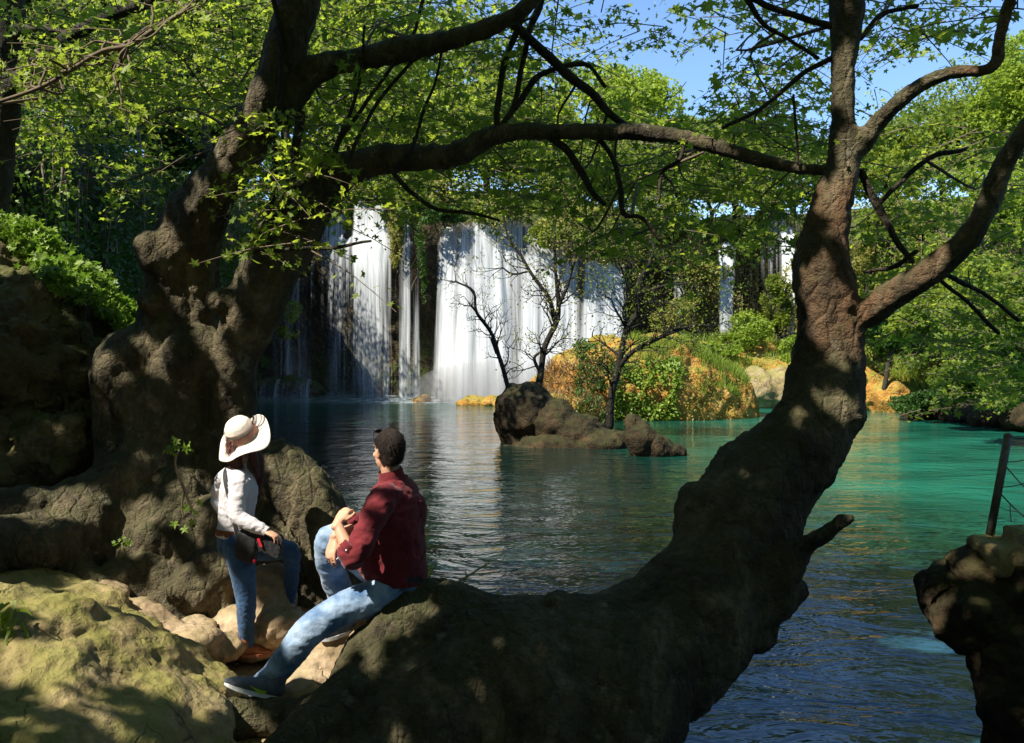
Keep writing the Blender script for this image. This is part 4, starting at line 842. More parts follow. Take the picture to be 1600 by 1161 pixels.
# ================================================================== ROCKS OF THE NEAR BANK
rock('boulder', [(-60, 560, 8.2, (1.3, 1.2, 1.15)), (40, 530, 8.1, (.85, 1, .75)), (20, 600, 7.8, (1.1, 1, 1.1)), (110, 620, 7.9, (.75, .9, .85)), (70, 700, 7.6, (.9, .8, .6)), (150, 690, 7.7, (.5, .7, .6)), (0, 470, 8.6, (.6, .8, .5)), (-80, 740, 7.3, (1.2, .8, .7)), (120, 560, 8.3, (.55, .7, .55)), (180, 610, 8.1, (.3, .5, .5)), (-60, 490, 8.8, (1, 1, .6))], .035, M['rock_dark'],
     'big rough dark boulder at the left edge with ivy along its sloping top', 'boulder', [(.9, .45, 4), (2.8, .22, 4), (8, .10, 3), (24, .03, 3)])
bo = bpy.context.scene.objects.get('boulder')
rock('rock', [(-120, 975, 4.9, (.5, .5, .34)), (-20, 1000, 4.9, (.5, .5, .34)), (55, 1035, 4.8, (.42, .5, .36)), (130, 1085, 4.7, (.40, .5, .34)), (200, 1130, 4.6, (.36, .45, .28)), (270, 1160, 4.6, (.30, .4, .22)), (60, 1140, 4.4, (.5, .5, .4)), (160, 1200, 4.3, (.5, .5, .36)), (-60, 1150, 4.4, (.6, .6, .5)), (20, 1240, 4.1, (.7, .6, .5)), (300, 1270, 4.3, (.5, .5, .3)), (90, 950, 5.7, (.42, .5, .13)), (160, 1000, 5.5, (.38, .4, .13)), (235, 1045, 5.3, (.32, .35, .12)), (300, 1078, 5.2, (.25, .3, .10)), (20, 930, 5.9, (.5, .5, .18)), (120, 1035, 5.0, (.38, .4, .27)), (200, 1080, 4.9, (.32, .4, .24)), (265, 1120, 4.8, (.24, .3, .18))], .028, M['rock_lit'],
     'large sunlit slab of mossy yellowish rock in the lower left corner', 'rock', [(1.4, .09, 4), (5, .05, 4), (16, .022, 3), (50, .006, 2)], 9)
ROCKS = [
 ([(190, 965, 5.95, (.3, .25, .10)), (280, 1000, 5.8, (.3, .25, .10)), (335, 1015, 5.95, (.2, .2, .10)), (308, 985, 6.1, (.16, .16, .11)), (240, 985, 5.9, (.25, .2, .10)), (130, 930, 6.05, (.3, .25, .1))], 'rock_path', 'low worn pinkish rock between the mossy slab and the knobbly roots'),
 ([(390, 985, 6.3, (.3, .25, .20)), (420, 935, 6.35, (.2, .2, .26)), (440, 975, 6.2, (.2, .2, .16))], 'rock_path', 'upright tan rock right behind the standing woman\'s legs'),
 ([(545, 1000, 5.75, (.28, .25, .20)), (510, 1045, 5.6, (.3, .25, .16)), (570, 960, 5.8, (.18, .2, .17)), (500, 1080, 5.4, (.3, .25, .12))], 'rock_path', 'pale sunlit rock below the seated man\'s outstretched leg'),
 ([(445, 985, 6.45, (.14, .22, .22)), (455, 1010, 6.4, (.17, .2, .16))], 'rock_dark', 'dark stone under the standing woman\'s raised foot'),
 ([(215, 985, 5.95, (.1, .1, .09)), (195, 975, 5.95, (.08, .1, .07))], 'rock_lit', 'small mossy stone at the foot of the knobbly roots'),
]
for prims, m, lab in ROCKS: rock('rock', prims, .02, M[m], lab, 'rock', [(2.2, .08, 4), (8, .035, 3), (24, .012, 3)], 3)
# right bank with the railing
rock('rock', [(1490, 925, 5.7, (.17, .25, .15)), (1540, 900, 5.6, (.18, .25, .13)), (1600, 915, 5.5, (.28, .3, .2)), (1540, 975, 5.4, (.24, .25, .18)), (1610, 1010, 5.3, (.32, .35, .28)), (1500, 960, 5.6, (.15, .2, .14)), (1590, 1060, 5.2, (.24, .3, .26)), (1640, 1100, 5.1, (.35, .35, .4)), (1625, 1150, 5.1, (.26, .3, .3)), (1660, 940, 5.3, (.35, .4, .3))], .02, M['rock_shaded'],
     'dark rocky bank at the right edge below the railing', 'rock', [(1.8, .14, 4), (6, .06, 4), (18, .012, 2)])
mb = MB(); mb.box(P(1575, 868, 5.45), (.16, .17, .085)); mb.box(P(1640, 860, 5.3), (.18, .2, .11))
tag(link('rock', organic(mb, .02, 2, [(3, .05, 3), (12, .015, 3)]), M['rock_lit']), 'squared block of rock at the right edge under the railing post', 'rock')
t = thing('railing', P(1548, 835, 5.6), 'weathered leaning metal railing post with thin cross wires at the right edge', 'railing')
mb = MB(); mb.tube([(P(1546, 840, 5.6), .025), (P(1575, 682, 5.6), .025)], 14, 1); mb.ball(P(1575, 681, 5.6), (.027, .027, .02)); link('post', mb.mesh(), plain('rusty_metal', (.13, .12, .10), .55, .4, 40, .002, Metallic=.4), t)
mm = bpy.data.materials['rusty_metal']
mb = MB(); mb.tube([(P(1603, 850, 5.3), .009), (P(1609, 690, 5.3), .009)], 10, 1); link('post', mb.mesh(), mm, t)
for a, b, r0 in [((1568, 722), (1610, 716), .003), ((1568, 724), (1610, 770), .004), ((1560, 762), (1612, 752), .003), ((1562, 770), (1606, 812), .005), ((1578, 790), (1580, 815), .004), ((1556, 790), (1590, 800), .002)]:
    mb = MB(); mb.tube([(P(*a, 5.6), r0), (P((a[0]+b[0])/2, (a[1]+b[1])/2+2, 5.5), r0), (P(*b, 5.35), r0)], 6, 4); link('wire', mb.mesh(), mm, t)
for q, (x, y) in enumerate([(1572, 700), (1570, 716)]):
    mb = MB(); mb.ball(P(x, y, 5.572), (.006, .004, .006)); link('bolt', mb.mesh(), mm, t)

# small plants
def individual_leaves(parent, spots, m, bias=(-.2, -.8, .6), seed=4):
    r = np.random.RandomState(seed); base = bpy.data.meshes.new('leaf'); base.from_pydata(PLA_V.tolist(), [], PLA_F.tolist()); base.materials.append(M[m]); t, b, n_ = frames(len(spots), bias, r); pl = Matrix.Translation(parent.location).inverted()
    for i, (x, y, d, px) in enumerate(spots):
        p = P(x, y, d); s = px*d/F; o = bpy.data.objects.new('leaf', base); COL.objects.link(o); o.parent = parent; o.matrix_parent_inverse = pl
        o.matrix_basis = Matrix((*[(t[i][q]*s, b[i][q]*s, n_[i][q]*s, p[q]) for q in range(3)], (0, 0, 0, 1)))
t = thing('sapling', P(292, 800, 6.2), 'young shoot with a pale stem and bright leaves left of the woman', 'sapling'); r = np.random.RandomState(3)
mb = MB(); mb.tube(pxpath([(300, 800, 2.5), (290, 770, 2.6), (280, 745, 2.6), (273, 722, 2.2), (280, 700, 1.5)], 6.15), 6, 4); mb.tube(pxpath([(290, 768, 2), (284, 790, 1.5), (288, 812, 1.2)], 6.1), 5, 3); link('stem', mb.mesh(), M['twig'], t)
individual_leaves(t, [(280+r.normal()*11, 700+r.normal()*6, 6.1, r.uniform(9, 16)) for _ in range(22)]+[(290, 795, 6, 18), (305, 800, 6, 17), (272, 818, 6, 17), (288, 826, 6, 16), (300, 815, 6, 14), (312, 785, 6, 14), (282, 775, 6, 11), (300, 770, 6, 12)], 'leaf_ivy')
t = thing('sapling', P(195, 860, 6.1), 'little dark green seedling growing on the mossy left roots', 'sapling'); mb = MB(); mb.tube(pxpath([(195, 862, 1.5), (190, 848, 1.2)], 6.0), 5, 2); link('stem', mb.mesh(), M['twig'], t)
individual_leaves(t, [(192+r.normal()*11, 846+r.normal()*6, 5.95, r.uniform(7, 12)) for _ in range(12)], 'leaf_ivy', seed=6)
t = thing('leafy_shoot', P(665, 915, 5.5), 'bright leafy shoot showing behind the seated man\'s back', 'shoot'); mb = MB(); mb.tube(pxpath([(655, 930, 1.6), (661, 895, 1.5), (662, 860, 1.3), (661, 825, 1)], 5.75), 5, 3); link('stem', mb.mesh(), M['twig'], t)
individual_leaves(t, [(664, 842, 5.7, 10), (667, 830, 5.7, 8), (660, 855, 5.7, 9), (665, 880, 5.7, 11), (673, 884, 5.7, 9), (660, 894, 5.7, 12), (668, 900, 5.7, 13), (660, 868, 5.7, 9), (672, 892, 5.7, 8), (657, 904, 5.7, 11)], 'leaf_lime', seed=7)
t = thing('dry_twig', P(707, 918, 5.5), 'pale dry twig with a small bud sticking up from the trunk over the water', 'twig')
mb = MB(); mb.tube(pxpath([(704, 924, 2.4), (718, 908, 2.0), (735, 898, 1.8), (748, 889, 1.5), (760, 882, 1.2)], 5.5), 6, 3); mb.tube(pxpath([(730, 901, 1.5), (727, 893, 1)], 5.5), 5, 1); mb.tube(pxpath([(722, 905, 1.5), (736, 906, 1)], 5.5), 5, 1); link('stem', mb.mesh(), plain('pale_twig', (.4, .34, .24)), t)
individual_leaves(t, [(759, 883, 5.5, 7), (755, 886, 5.5, 5)], 'leaf_lime', seed=8)
t = thing('grass_tuft', P(20, 960, 4.5), 'tuft of drooping grass and leaves on the mossy slab at the left edge', 'grass')
r = np.random.RandomState(8)
for _ in range(70):
    y = r.uniform(935, 1040); x = 22+8*math.sin(y*.05)+r.normal()*8; a = P(x, y, 4.42); L = r.uniform(.06, .13); mb = MB(); dr = norm([r.normal()*.6, -.5, r.uniform(-.9, .4)])
    b = a+dr*L*.6; c = b+dr*L*.4-np.array([0, 0, .03]); sd = norm(np.cross(dr, [0, 1, 0]))*.006; mb.add([a-sd, a+sd, b+sd*1.6, b-sd*1.6, c], [(0, 1, 2, 3), (3, 2, 4)]); link('blade', mb.mesh(), M['grass'], t)
# ivy along the ridge of the boulder
p, nn = surf_pts(bo, 9000, lambda c, n: (n[:, 2] > .25) & (proj(c)[1] < 376+.72*proj(c)[0]+25*np.clip(proj(c)[0]/80, 0, 1)) & (proj(c)[0] > -60), (.02, .16), 9)
p = p[fbm(p*1.6, 3, 9) > -.3]
t = thing('ivy_plant', P(110, 430, 8.6), 'sunlit ivy running down the sloping top of the left boulder', 'ivy'); leaf_obj('leaves', p, rs.uniform(.05, .10, len(p)), M['leaf_ivy'], t, 'pla', (-.2, -.3, .8))
# litter of fallen leaves on the ground between the roots
n = 900; r = np.random.RandomState(12); x = r.uniform(-3.4, -.4, n); y = r.uniform(4.2, 7, n); p = np.stack([x, y, bank_z(x, y)+.012], 1)
o = leaf_obj('fallen_leaves', p, r.uniform(.02, .05, n), plain('dead_leaf', (.16, .09, .04), .8, .5, 8), None, 'dia', (0, 0, 4)); o['label'] = 'dry brown leaves and twigs littering the ground between the roots'; o['category'] = 'leaf litter'
# ================================================================== THE TWO VISITORS
M['skin'] = plain('skin', (.60, .33, .22), .5, .12, 25, .001, .4, Subsurface_Weight=.12)
M['skin'].node_tree.nodes['Principled BSDF'].inputs['Subsurface Radius'].default_value = (.02, .008, .004)
def fabric(name, c1, c2, fine=220, big=7, bd=.0015, rough=.85):
    k = N(name); p = k.pos(); a = k.noise(p, big, 4, .6); b = k.noise(p, fine, 2)
    c = k.mix(k.fr(a, .35, .65), c1, c2); c = k.mix(k.fr(b, .3, .7, 0, .25), c, tuple(x*.55 for x in c1))
    return k.done(bsdf(k, c, rough, k.bump(k.math('ADD', b, k.math('MULTIPLY', k.noise(p, 38, 4), 3)), bd), .2, Sheen_Weight=.15))
M['denim'] = fabric('washed_denim', (.055, .13, .27), (.36, .47, .62), 260, 6); M['denim_dark'] = fabric('dark_denim', (.025, .065, .15), (.06, .135, .27), 260, 7)
M['red_shirt'] = fabric('burgundy_cotton', (.12, .012, .018), (.20, .022, .03)); M['white_shirt'] = fabric('white_cotton', (.56, .53, .56), (.66, .63, .66))
M['hat'] = fabric('cream_cotton', (.76, .67, .58), (.83, .76, .70), 300, 5); M['hat_band'] = fabric('pink_beige_band', (.36, .17, .12), (.48, .26, .19), 90)
M['hair_dark'] = plain('dark_hair', (.022, .012, .008), .62, .6, 190, .010, .35); M['hair_red'] = plain('auburn_hair', (.10, .028, .016), .45, .5, 140, .004, .5)
M['leather'] = plain('brown_leather', (.22, .075, .035), .5, .25, 60); M['leather_black'] = plain('black_leather', (.02, .018, .018), .45)
M['bag'] = fabric('black_nylon', (.012, .012, .014), (.03, .03, .033), 200, 12, .001, .6); M['label_red'] = plain('red_patch', (.55, .02, .04), .6)
M['sole'] = plain('white_rubber', (.72, .73, .75), .6, .08); M['shoe_grey'] = fabric('grey_mesh', (.07, .08, .10), (.13, .145, .18), 300, 20)
M['green_mark'] = plain('green_mark', (.35, .55, .03), .5, .1); M['metal'] = plain('buckle_metal', (.5, .48, .45), .3, .1, 30, .0005, .5, Metallic=1.0)
M['eye'] = plain('eye_white', (.75, .72, .68), .2, .05); M['iris'] = plain('iris', (.05, .03, .02), .2); M['lip'] = plain('lip', (.45, .15, .12), .5); M['lens'] = plain('sunglass_lens', (.01, .01, .012), .08, .1, 10, .0001, .6)
M['paper'] = plain('white_paper', (.8, .8, .78), .8, .05)

def finger(mb, base, dr, nrm, L, r, curl):
    """three phalanges bending towards nrm"""
    p = np.array(base, float); d = norm(dr); pts = [(p-d*.018, r*1.05), (p.copy(), r*1.08)]; 
    for i, (f, c) in enumerate(zip((.45, .31, .24), curl)):
        ax = c; d = norm(d*math.cos(ax)+nrm*math.sin(ax)); nrm = norm(nrm-d*(nrm@d)); p = p+d*L*f; pts.append((p.copy(), r*(.97-.11*i)))
    mb.tube(pts, 8, 3, cap='round')
def hand(mb, wrist, dr, palm, curl=.45, S=1.0, thumb_side=1, spread=.08, rf=.0085):
    """palm = direction the palm faces; fingers close towards it; thumb leaves the side of the palm"""
    d = norm(dr); n_ = norm(np.array(palm)-d*(np.array(palm)@d)); s = np.cross(d, n_)*thumb_side; w_ = np.array(wrist, float)
    mb.tube([(w_-d*.02*S, .029*S, .022*S), (w_+d*.02*S, .033*S, .019*S), (w_+d*.055*S, .041*S, .016*S), (w_+d*.088*S, .041*S, .0135*S), (w_+d*.098*S, .034*S, .011*S)], 14, 3, side=s, cap='round')
    for i, (o, L) in enumerate([(.030, .072), (.0105, .081), (-.0095, .075), (-.029, .058)]):
        b = w_+d*(.092-.004*abs(i-1))*S+s*o*S; fd = norm(d+s*(1.2-i)*spread)
        finger(mb, b, fd, n_, L*S, rf*S*(1 if i < 3 else .88), [c*(1+.12*i) for c in (curl*.8, curl*1.1, curl*.8)])
    b = w_+d*.028*S+s*.028*S+n_*.008*S
    mb.tube([(b-s*.012*S, .014*S), (b+s*.012*S+d*.02*S+n_*.006*S, .0125*S), (b+s*.022*S+d*.048*S+n_*.014*S, .0105*S), (b+s*.020*S+d*.074*S+n_*.022*S, .0085*S)], 9, 3, cap='round')
def head(mb, c, fwd, up, S=1.0):
    """skin solids of a head; c = centre of the skull; returns axes (right, forward, up)"""
    up = norm(up); f = norm(np.array(fwd)-up*(np.array(fwd)@up)); r = np.cross(f, up); A = np.array([r, f, up]); c = np.asarray(c, float)
    g = lambda x, y, z: c+(x*r+y*f+z*up)*S
    mb.ball(g(0, -.012, .02), np.array([.076, .095, .098])*S, A, 18, 12); mb.ball(g(0, .030, -.045), np.array([.060, .062, .075])*S, A, 16, 10)
    mb.ball(g(0, .058, -.098), np.array([.026, .024, .022])*S, A); mb.ball(g(0, .062, .030), np.array([.056, .030, .030])*S, A)
    mb.tube([(g(0, .088, .018), .009*S), (g(0, .102, -.006), .011*S), (g(0, .112, -.026), .0145*S), (g(0, .094, -.036), .013*S)], 8, 3, cap='round')
    mb.ball(g(0, .088, -.062), np.array([.026, .012, .007])*S, A); mb.ball(g(0, .087, -.072), np.array([.022, .012, .008])*S, A)
    for s in (-1, 1):
        mb.ball(g(s*.042, .062, -.024), np.array([.022, .024, .02])*S, A); mb.ball(g(s*.078, -.012, -.012), np.array([.010, .019, .033])*S, np.array([norm(r*s-f*.45), norm(f+r*s*.45), up]))
        mb.ball(g(s*.030, .085, .030), np.array([.022, .010, .007])*S, A)
    return g, A
def face_bits(g, A, parent, S=1):
    for s in (-1, 1):
        mb = MB(); mb.ball(g(s*.031, .078, .008), .0125*S, A, 12, 8); e = link('eye', mb.mesh(), M['eye'], parent)
        mb = MB(); mb.ball(g(s*.031, .0875, .008), np.array([.006, .0035, .006])*S, A, 10, 6); link('iris', mb.mesh(), M['iris'], e)
    mb = MB(); mb.ball(g(0, .097, -.067), np.array([.022, .004, .006])*S, A); link('mouth', mb.mesh(), M['lip'], parent)
def cloth(mb, vox, folds=.008, f=(9, 9, 22), fine=.0025, sm=5, seed=0, extra=None):
    me = remesh(mb.mesh(), vox, sm, .6); v = get_v(me); n = get_n(me)
    q = fbm(v*np.array(f)+seed, 3, 5+seed); q = 1-np.abs(q)*2.4                # ridged: creases
    v = v+n*((q*folds)+fbm(v*34, 2, 3)*fine)[:, None]
    if extra: v = extra(v, n)
    set_v(me, v); return me

# ---- the seated man (back towards us, looking to the falls)
man = thing('person', P(625, 915, 5.4), 'man in burgundy shirt and faded jeans seated on the trunk, arms on his knee', 'person', None)
A_ = norm(P(592, 772, 5.20)-P(650, 757, 5.55)); hipax = norm(P(605, 905, 5.25)-P(625, 900, 5.6))
hc = P(607, 704, 5.40); hf = norm([-.62, .78, .02]); hu = norm([-.02, .06, 1])
body = MB(); g, A = head(body, hc, hf, hu, 1.06)
body.tube([(P(609, 728, 5.41), .058), (P(612, 748, 5.42), .060), (P(614, 775, 5.42), .075)], 14, 3, cap='round')
body.tube([(P(614, 770, 5.42), .12, .08), (P(617, 805, 5.42), .14, .11), (P(620, 860, 5.42), .13, .11), (P(618, 905, 5.42), .13, .11)], 14, 3, side=A_, cap='round')
elL = P(551, 874, 5.06); wrL = P(528, 821, 5.12)
body.tube([(P(596, 780, 5.24), .050), (P(573, 830, 5.12), .046), (elL, .043), (P(541, 852, 5.07), .041), (wrL, .029)], 12, 4, cap='round')
hand(body, wrL+norm(wrL-elL)*.012, norm(P(541, 800, 5.19)-wrL+np.array([.01, .02, .02])), norm(P(556, 812, 5.26)-wrL), .75, 1.02, -1)
elR = P(566, 823, 5.36); wrR = P(524, 838, 5.15)
body.tube([(P(628, 772, 5.55), .05), (P(590, 800, 5.45), .046), (elR, .043), (P(545, 830, 5.25), .038), (wrR, .029)], 12, 4, cap='round')
hand(body, wrR+np.array([-.004, 0, -.008]), norm(P(515, 872, 5.10)-wrR), norm([.55, .75, -.1]), .38, 1.06, 1, .10)
for pts in ([(P(607, 918, 5.33), .06), (P(545, 950, 5.2), .06), (P(480, 988, 5.1), .052), (P(440, 1035, 5.12), .045), (P(405, 1070, 5.15), .035)],
            [(P(607, 903, 5.49), .055), (P(560, 868, 5.42), .055), (P(518, 836, 5.32), .054), (P(522, 885, 5.4), .045), (P(538, 940, 5.52), .036), (P(543, 970, 5.6), .033)]): body.tube(pts, 12, 4, cap='round')
body.tube([(P(606, 915, 5.34), .06), (P(618, 910, 5.42), .10), (P(612, 903, 5.50), .06)], 12, 3, cap='round')
link('body', organic(body, .0052, 3, [(40, .0008, 2)], .5), M['skin'], man); face_bits(g, A, man, 1.06)
# hair with a thin crown
hb = MB(); gg = g
hb.ball(g(0, -.020, .030), np.array([.083, .100, .098])*1.06, A, 20, 14); hb.ball(g(0, -.052, -.022), np.array([.066, .050, .058])*1.06, A, 16, 10)
me = remesh(hb.mesh(), .006, 2, .5); v = get_v(me); q = (v-hc)@A.T
face_ = (q[:, 1] > .052) & (q[:, 2] < .078); side_ = (q[:, 1] > .012) & (q[:, 2] < .030)
v[face_ | side_] = hc+((q[face_ | side_])*.80)@A
n = get_n(me); v = v+n*(.006*fbm(v*np.array([60, 60, 25]), 3, 4))[:, None]; set_v(me, v); hr = link('hair', me, M['hair_dark'], man)
def strands(me, n, L, m, parent, seed, wd=.0011):
    r = np.random.RandomState(seed); v = get_v(me); nn = get_n(me); j = r.randint(0, len(v), n); a = v[j]; d = -np.array([0, 0, 1.])+nn[j]*.45+r.normal(size=(n, 3))*.28; d /= np.linalg.norm(d, axis=1)[:, None]
    t = np.cross(d, nn[j]+r.normal(size=(n, 3))*.2); t /= np.linalg.norm(t, axis=1)[:, None]+1e-9; LL = L*r.uniform(.5, 1.2, (n, 1))
    vv = np.stack([a-t*wd, a+t*wd, a+d*LL*.5+nn[j]*.002-t*wd*.8, a+d*LL*.5+nn[j]*.002+t*wd*.8, a+d*LL], 1); f = (np.arange(n)*5)[:, None, None]+np.array([(0, 1, 3), (0, 3, 2), (2, 3, 4)])[None]
    stuff(link('hair_strands', mesh_np('hair_strands', vv, f), m, parent, smooth=False))
strands(me, 5000, .018, M['hair_dark'], hr, 3)
mb = MB()                                     # sunglasses pushed up on the head
for s in (-1, 1): mb.ball(g(s*.034, .052, .112), np.array([.027, .007, .017]), np.array([A[0], norm(A[1]+A[2]*.9), norm(A[2]-A[1]*.9)]))
sg = link('sunglasses', mb.mesh(), M['lens'], man)
mb = MB()
for s in (-1, 1): mb = MB(); mb.tube([(g(s*.062, .052, .110), .003), (g(s*.082, .02, .07), .003), (g(s*.084, -.03, .035), .003)], 6, 3); link('temple', mb.mesh(), M['lens'], sg)
# shirt
sb = MB()
sb.tube([(P(620, 908, 5.43), .188, .176), (P(621, 880, 5.43), .185, .172), (P(620, 845, 5.43), .182, .160), (P(618, 805, 5.42), .190, .145), (P(618, 778, 5.42), .185, .120), (P(615, 757, 5.42), .13, .088), (P(612, 745, 5.42), .078, .074)], 22, 4, side=A_)
sb.tube([(P(606, 775, 5.30), .082), (P(592, 790, 5.22), .081), (P(573, 830, 5.12), .070), (P(556, 866, 5.07), .066), (P(548, 872, 5.065), .063), (P(543, 862, 5.065), .055)], 14, 4, cap='round')
sb.tube([(P(632, 768, 5.52), .080), (P(600, 795, 5.47), .074), (P(577, 812, 5.40), .064), (P(566, 815, 5.34), .060), (P(558, 818, 5.31), .055)], 14, 4, cap='round')
sb.ball(P(594, 880, 5.40), (.14, .15, .12)); sb.ball(P(648, 800, 5.48), (.07, .10, .13)); sb.ball(P(586, 840, 5.38), (.10, .12, .12))
shirt = link('shirt', cloth(sb, .009, .011, (9, 9, 17), .004, 4, 2), M['red_shirt'], man)
cb = MB(); cb.tube([(P(613, 758, 5.42), .092, .084), (P(612, 742, 5.415), .076, .074), (P(610, 733, 5.41), .071, .070)], 24, 3, side=A_, cap=False)
cb.tube([(P(613, 757, 5.42), .094, .086), (P(611, 740, 5.413), .081, .079), (P(610, 734, 5.41), .074, .073)], 24, 3, side=A_, cap=False); me = cb.mesh(); v = get_v(me); set_v(me, v+.004*np.stack([fbm(v*20, 2, 1)]*3, 1)); link('collar', me, M['red_shirt'], shirt)
cb = MB(); a, b, c_ = P(590, 757, 5.36), P(578, 768, 5.30), P(592, 772, 5.28); cb.add([a, b, c_, a+np.array([0, -.006, .012]), b+np.array([0, -.006, .008]), c_+np.array([0, -.008, .006])], [(0, 1, 2), (5, 4, 3), (0, 3, 4, 1), (1, 4, 5, 2), (2, 5, 3, 0)]); link('collar_point', cb.mesh(), M['red_shirt'], shirt)
cb = MB(); cb.tube([(P(550, 851, 5.068), .057), (P(540, 861, 5.062), .056)], 16, 1); link('cuff', organic(cb, .006, 2, [(30, .002, 2)]), M['red_shirt'], shirt)
cb = MB(); cb.ball(P(541, 860, 5.0), (.006, .003, .006)); link('button', cb.mesh(), M['sole'], shirt)
# jeans
jb = MB()
jb.tube([(P(622, 898, 5.43), .165, .155), (P(620, 912, 5.42), .175, .165), (P(612, 922, 5.40), .15, .12)], 20, 3, side=A_, cap='round')
jb.tube([(P(610, 925, 5.34), .105), (P(578, 936, 5.27), .104), (P(540, 950, 5.2), .096), (P(502, 972, 5.13), .088), (P(476, 993, 5.1), .085), (P(458, 1018, 5.11), .081), (P(436, 1044, 5.12), .074), (P(415, 1066, 5.14), .068), (P(407, 1076, 5.15), .070)], 18, 4, cap='round')
jb.tube([(P(608, 908, 5.5), .10), (P(570, 878, 5.45), .098), (P(538, 848, 5.36), .090), (P(516, 842, 5.31), .083), (P(514, 870, 5.35), .080), (P(520, 895, 5.42), .080), (P(530, 925, 5.5), .080)], 18, 4, cap='round')
link('jeans', cloth(jb, .0085, .007, (9, 9, 16), .001, 5, 8), M['denim'], man)
bb = MB(); bb.tube([(P(622, 893, 5.43), .186, .172), (P(621, 905, 5.425), .187, .174)], 30, 1, side=A_, cap=False); o_ = link('belt', bb.mesh(), M['leather_black'], man)
bb = MB(); bb.tube([(P(598, 905, 5.255), .004), (P(599, 921, 5.25), .004)], 6, 1); link('belt_loop', bb.mesh(), M['denim'], man)
def shoe(parent, heel, toe, up, L_w=.046, upper='shoe_grey', sole='sole', mark=False, thick=.014, ankle=None):
    heel = np.array(heel); toe = np.array(toe); d = norm(toe-heel); L = np.linalg.norm(toe-heel); up = norm(np.array(up)-d*(np.array(up)@d)); s = np.cross(up, d); root = None
    mb = MB(); q = lambda t, z: heel+d*L*t+up*z
    mb.tube([(q(-.02, .045), L_w*.70, .040), (q(.18, .045), L_w*.86, .045), (q(.42, .040), L_w*.88, .042), (q(.68, .030), L_w*1.02, .031), (q(.88, .022), L_w*.88, .022), (q(.98, .018), L_w*.55, .014)], 16, 4, side=s, cap='round')
    mb.tube([(q(.08, .06), .040), (q(.06, .10), .042)], 12, 1, cap='round')
    o = link('shoe', organic(mb, .006, 3, [(60, .0015, 2)]), M[upper], parent)
    mb = MB(); n = 26; v = []; out = []
    for i in range(n):
        a = 2*math.pi*i/n; t = .48-.54*math.cos(a); wd = L_w*(1.08 if t > .5 else .92)*abs(math.sin(a))**.75*(1 if math.sin(a) > 0 else -1); out.append((t, wd))
    for z in (-thick*.7, thick*.9):
        for t, wd in out: v.append(q(t, z+.012*max(0, t-.8)*4*(z < 0)*.5)+s*wd)
    mb.add(v, [(i, (i+1) % n, n+(i+1) % n, n+i) for i in range(n)]+[tuple(range(n))[::-1], tuple(range(n, 2*n))]); link('sole', mb.mesh(), M[sole], o, smooth=False)
    if mark:                                   # the little green curved tick on the side facing us
        side = s if s[1] < 0 else -s; pts = [(.28, .034, .002), (.25, .024, .008), (.32, .020, .009), (.42, .024, .007), (.52, .033, .004), (.60, .041, .001)]; v = []
        for t, z, h in pts:
            for sg_ in (-1, 1): v.append(q(t, z+h*sg_)+side*(L_w*(.93 if t > .3 else .90)+.003-abs(z-.035)*.08))
        v2 = [p_-side*.010 for p_ in v]; mb = MB(); m_ = len(v)
        mb.add(v+v2, [(2*i, 2*i+2, 2*i+3, 2*i+1) for i in range(len(pts)-1)]+[(m_+2*i, m_+2*i+1, m_+2*i+3, m_+2*i+2) for i in range(len(pts)-1)]+[(2*i, m_+2*i, m_+2*i+2, 2*i+2) for i in range(len(pts)-1)]+[(2*i+1, 2*i+3, m_+2*i+3, m_+2*i+1) for i in range(len(pts)-1)])
        link('shoe_mark', mb.mesh(), M['green_mark'], o, smooth=False)
    return o
shoe(man, P(430, 1089, 5.08), P(352, 1068, 4.96), (0.12, 0, 1), .050, mark=True)
shoe(man, P(548, 985, 5.62), P(500, 1000, 5.5), (0, 0, 1), .048)
mb = MB(); mb.tube([(P(526, 874, 5.06), .004), (P(533, 868, 5.05), .004)], 8, 1); tag(link('cigarette', mb.mesh(), M['paper']), 'small white stick held between the seated man\'s fingers', 'cigarette')

# ---- the standing woman (side on, hat tipped back)
wom = thing('person', P(385, 1022, 6.1), 'woman in wide cream sun hat, white shirt and jeans, one foot on a stone', 'person', None)
B_ = norm(P(376, 745, 5.96)-P(352, 740, 6.24)); wc = P(380, 690, 6.1); wf = norm([.72, .55, .12]); wu = norm([-.16, -.10, 1])
body = MB(); g, A = head(body, wc, wf, wu, .98)
body.tube([(P(378, 708, 6.1), .047), (P(374, 728, 6.1), .047), (P(372, 745, 6.1), .06)], 12, 3, cap='round')
body.tube([(P(370, 742, 6.1), .11, .06), (P(371, 770, 6.1), .115, .085), (P(368, 812, 6.1), .095, .075), (P(367, 850, 6.1), .12, .10)], 14, 3, side=B_, cap='round')
elW = P(372, 806, 5.90); wrW = P(412, 828, 5.86)
body.tube([(P(374, 748, 5.98), .040), (P(371, 780, 5.93), .036), (elW, .033), (P(392, 818, 5.88), .030), (wrW, .022)], 12, 4, cap='round')
hand(body, wrW, norm(P(436, 840, 5.84)-wrW), norm([-.25, .1, -1]), .35, .92, 1, .08)
elF = P(338, 778, 6.32); wrF = P(352, 808, 6.25)
body.tube([(P(353, 744, 6.24), .040), (elF, .034), (wrF, .024)], 12, 4, cap='round'); hand(body, wrF, norm([.3, .1, -.8]), norm([.6, -.3, .2]), .4, .92, 1, .08)
for pts in ([(P(372, 852, 6.02), .075), (P(380, 900, 6.0), .066), (P(384, 942, 6.0), .046), (P(385, 975, 6.02), .042), (P(388, 1008, 6.06), .030)],
            [(P(378, 848, 6.2), .075), (P(420, 856, 6.24), .064), (P(455, 862, 6.26), .048), (P(452, 905, 6.3), .042), (P(444, 950, 6.35), .030)]): body.tube(pts, 12, 4, cap='round')
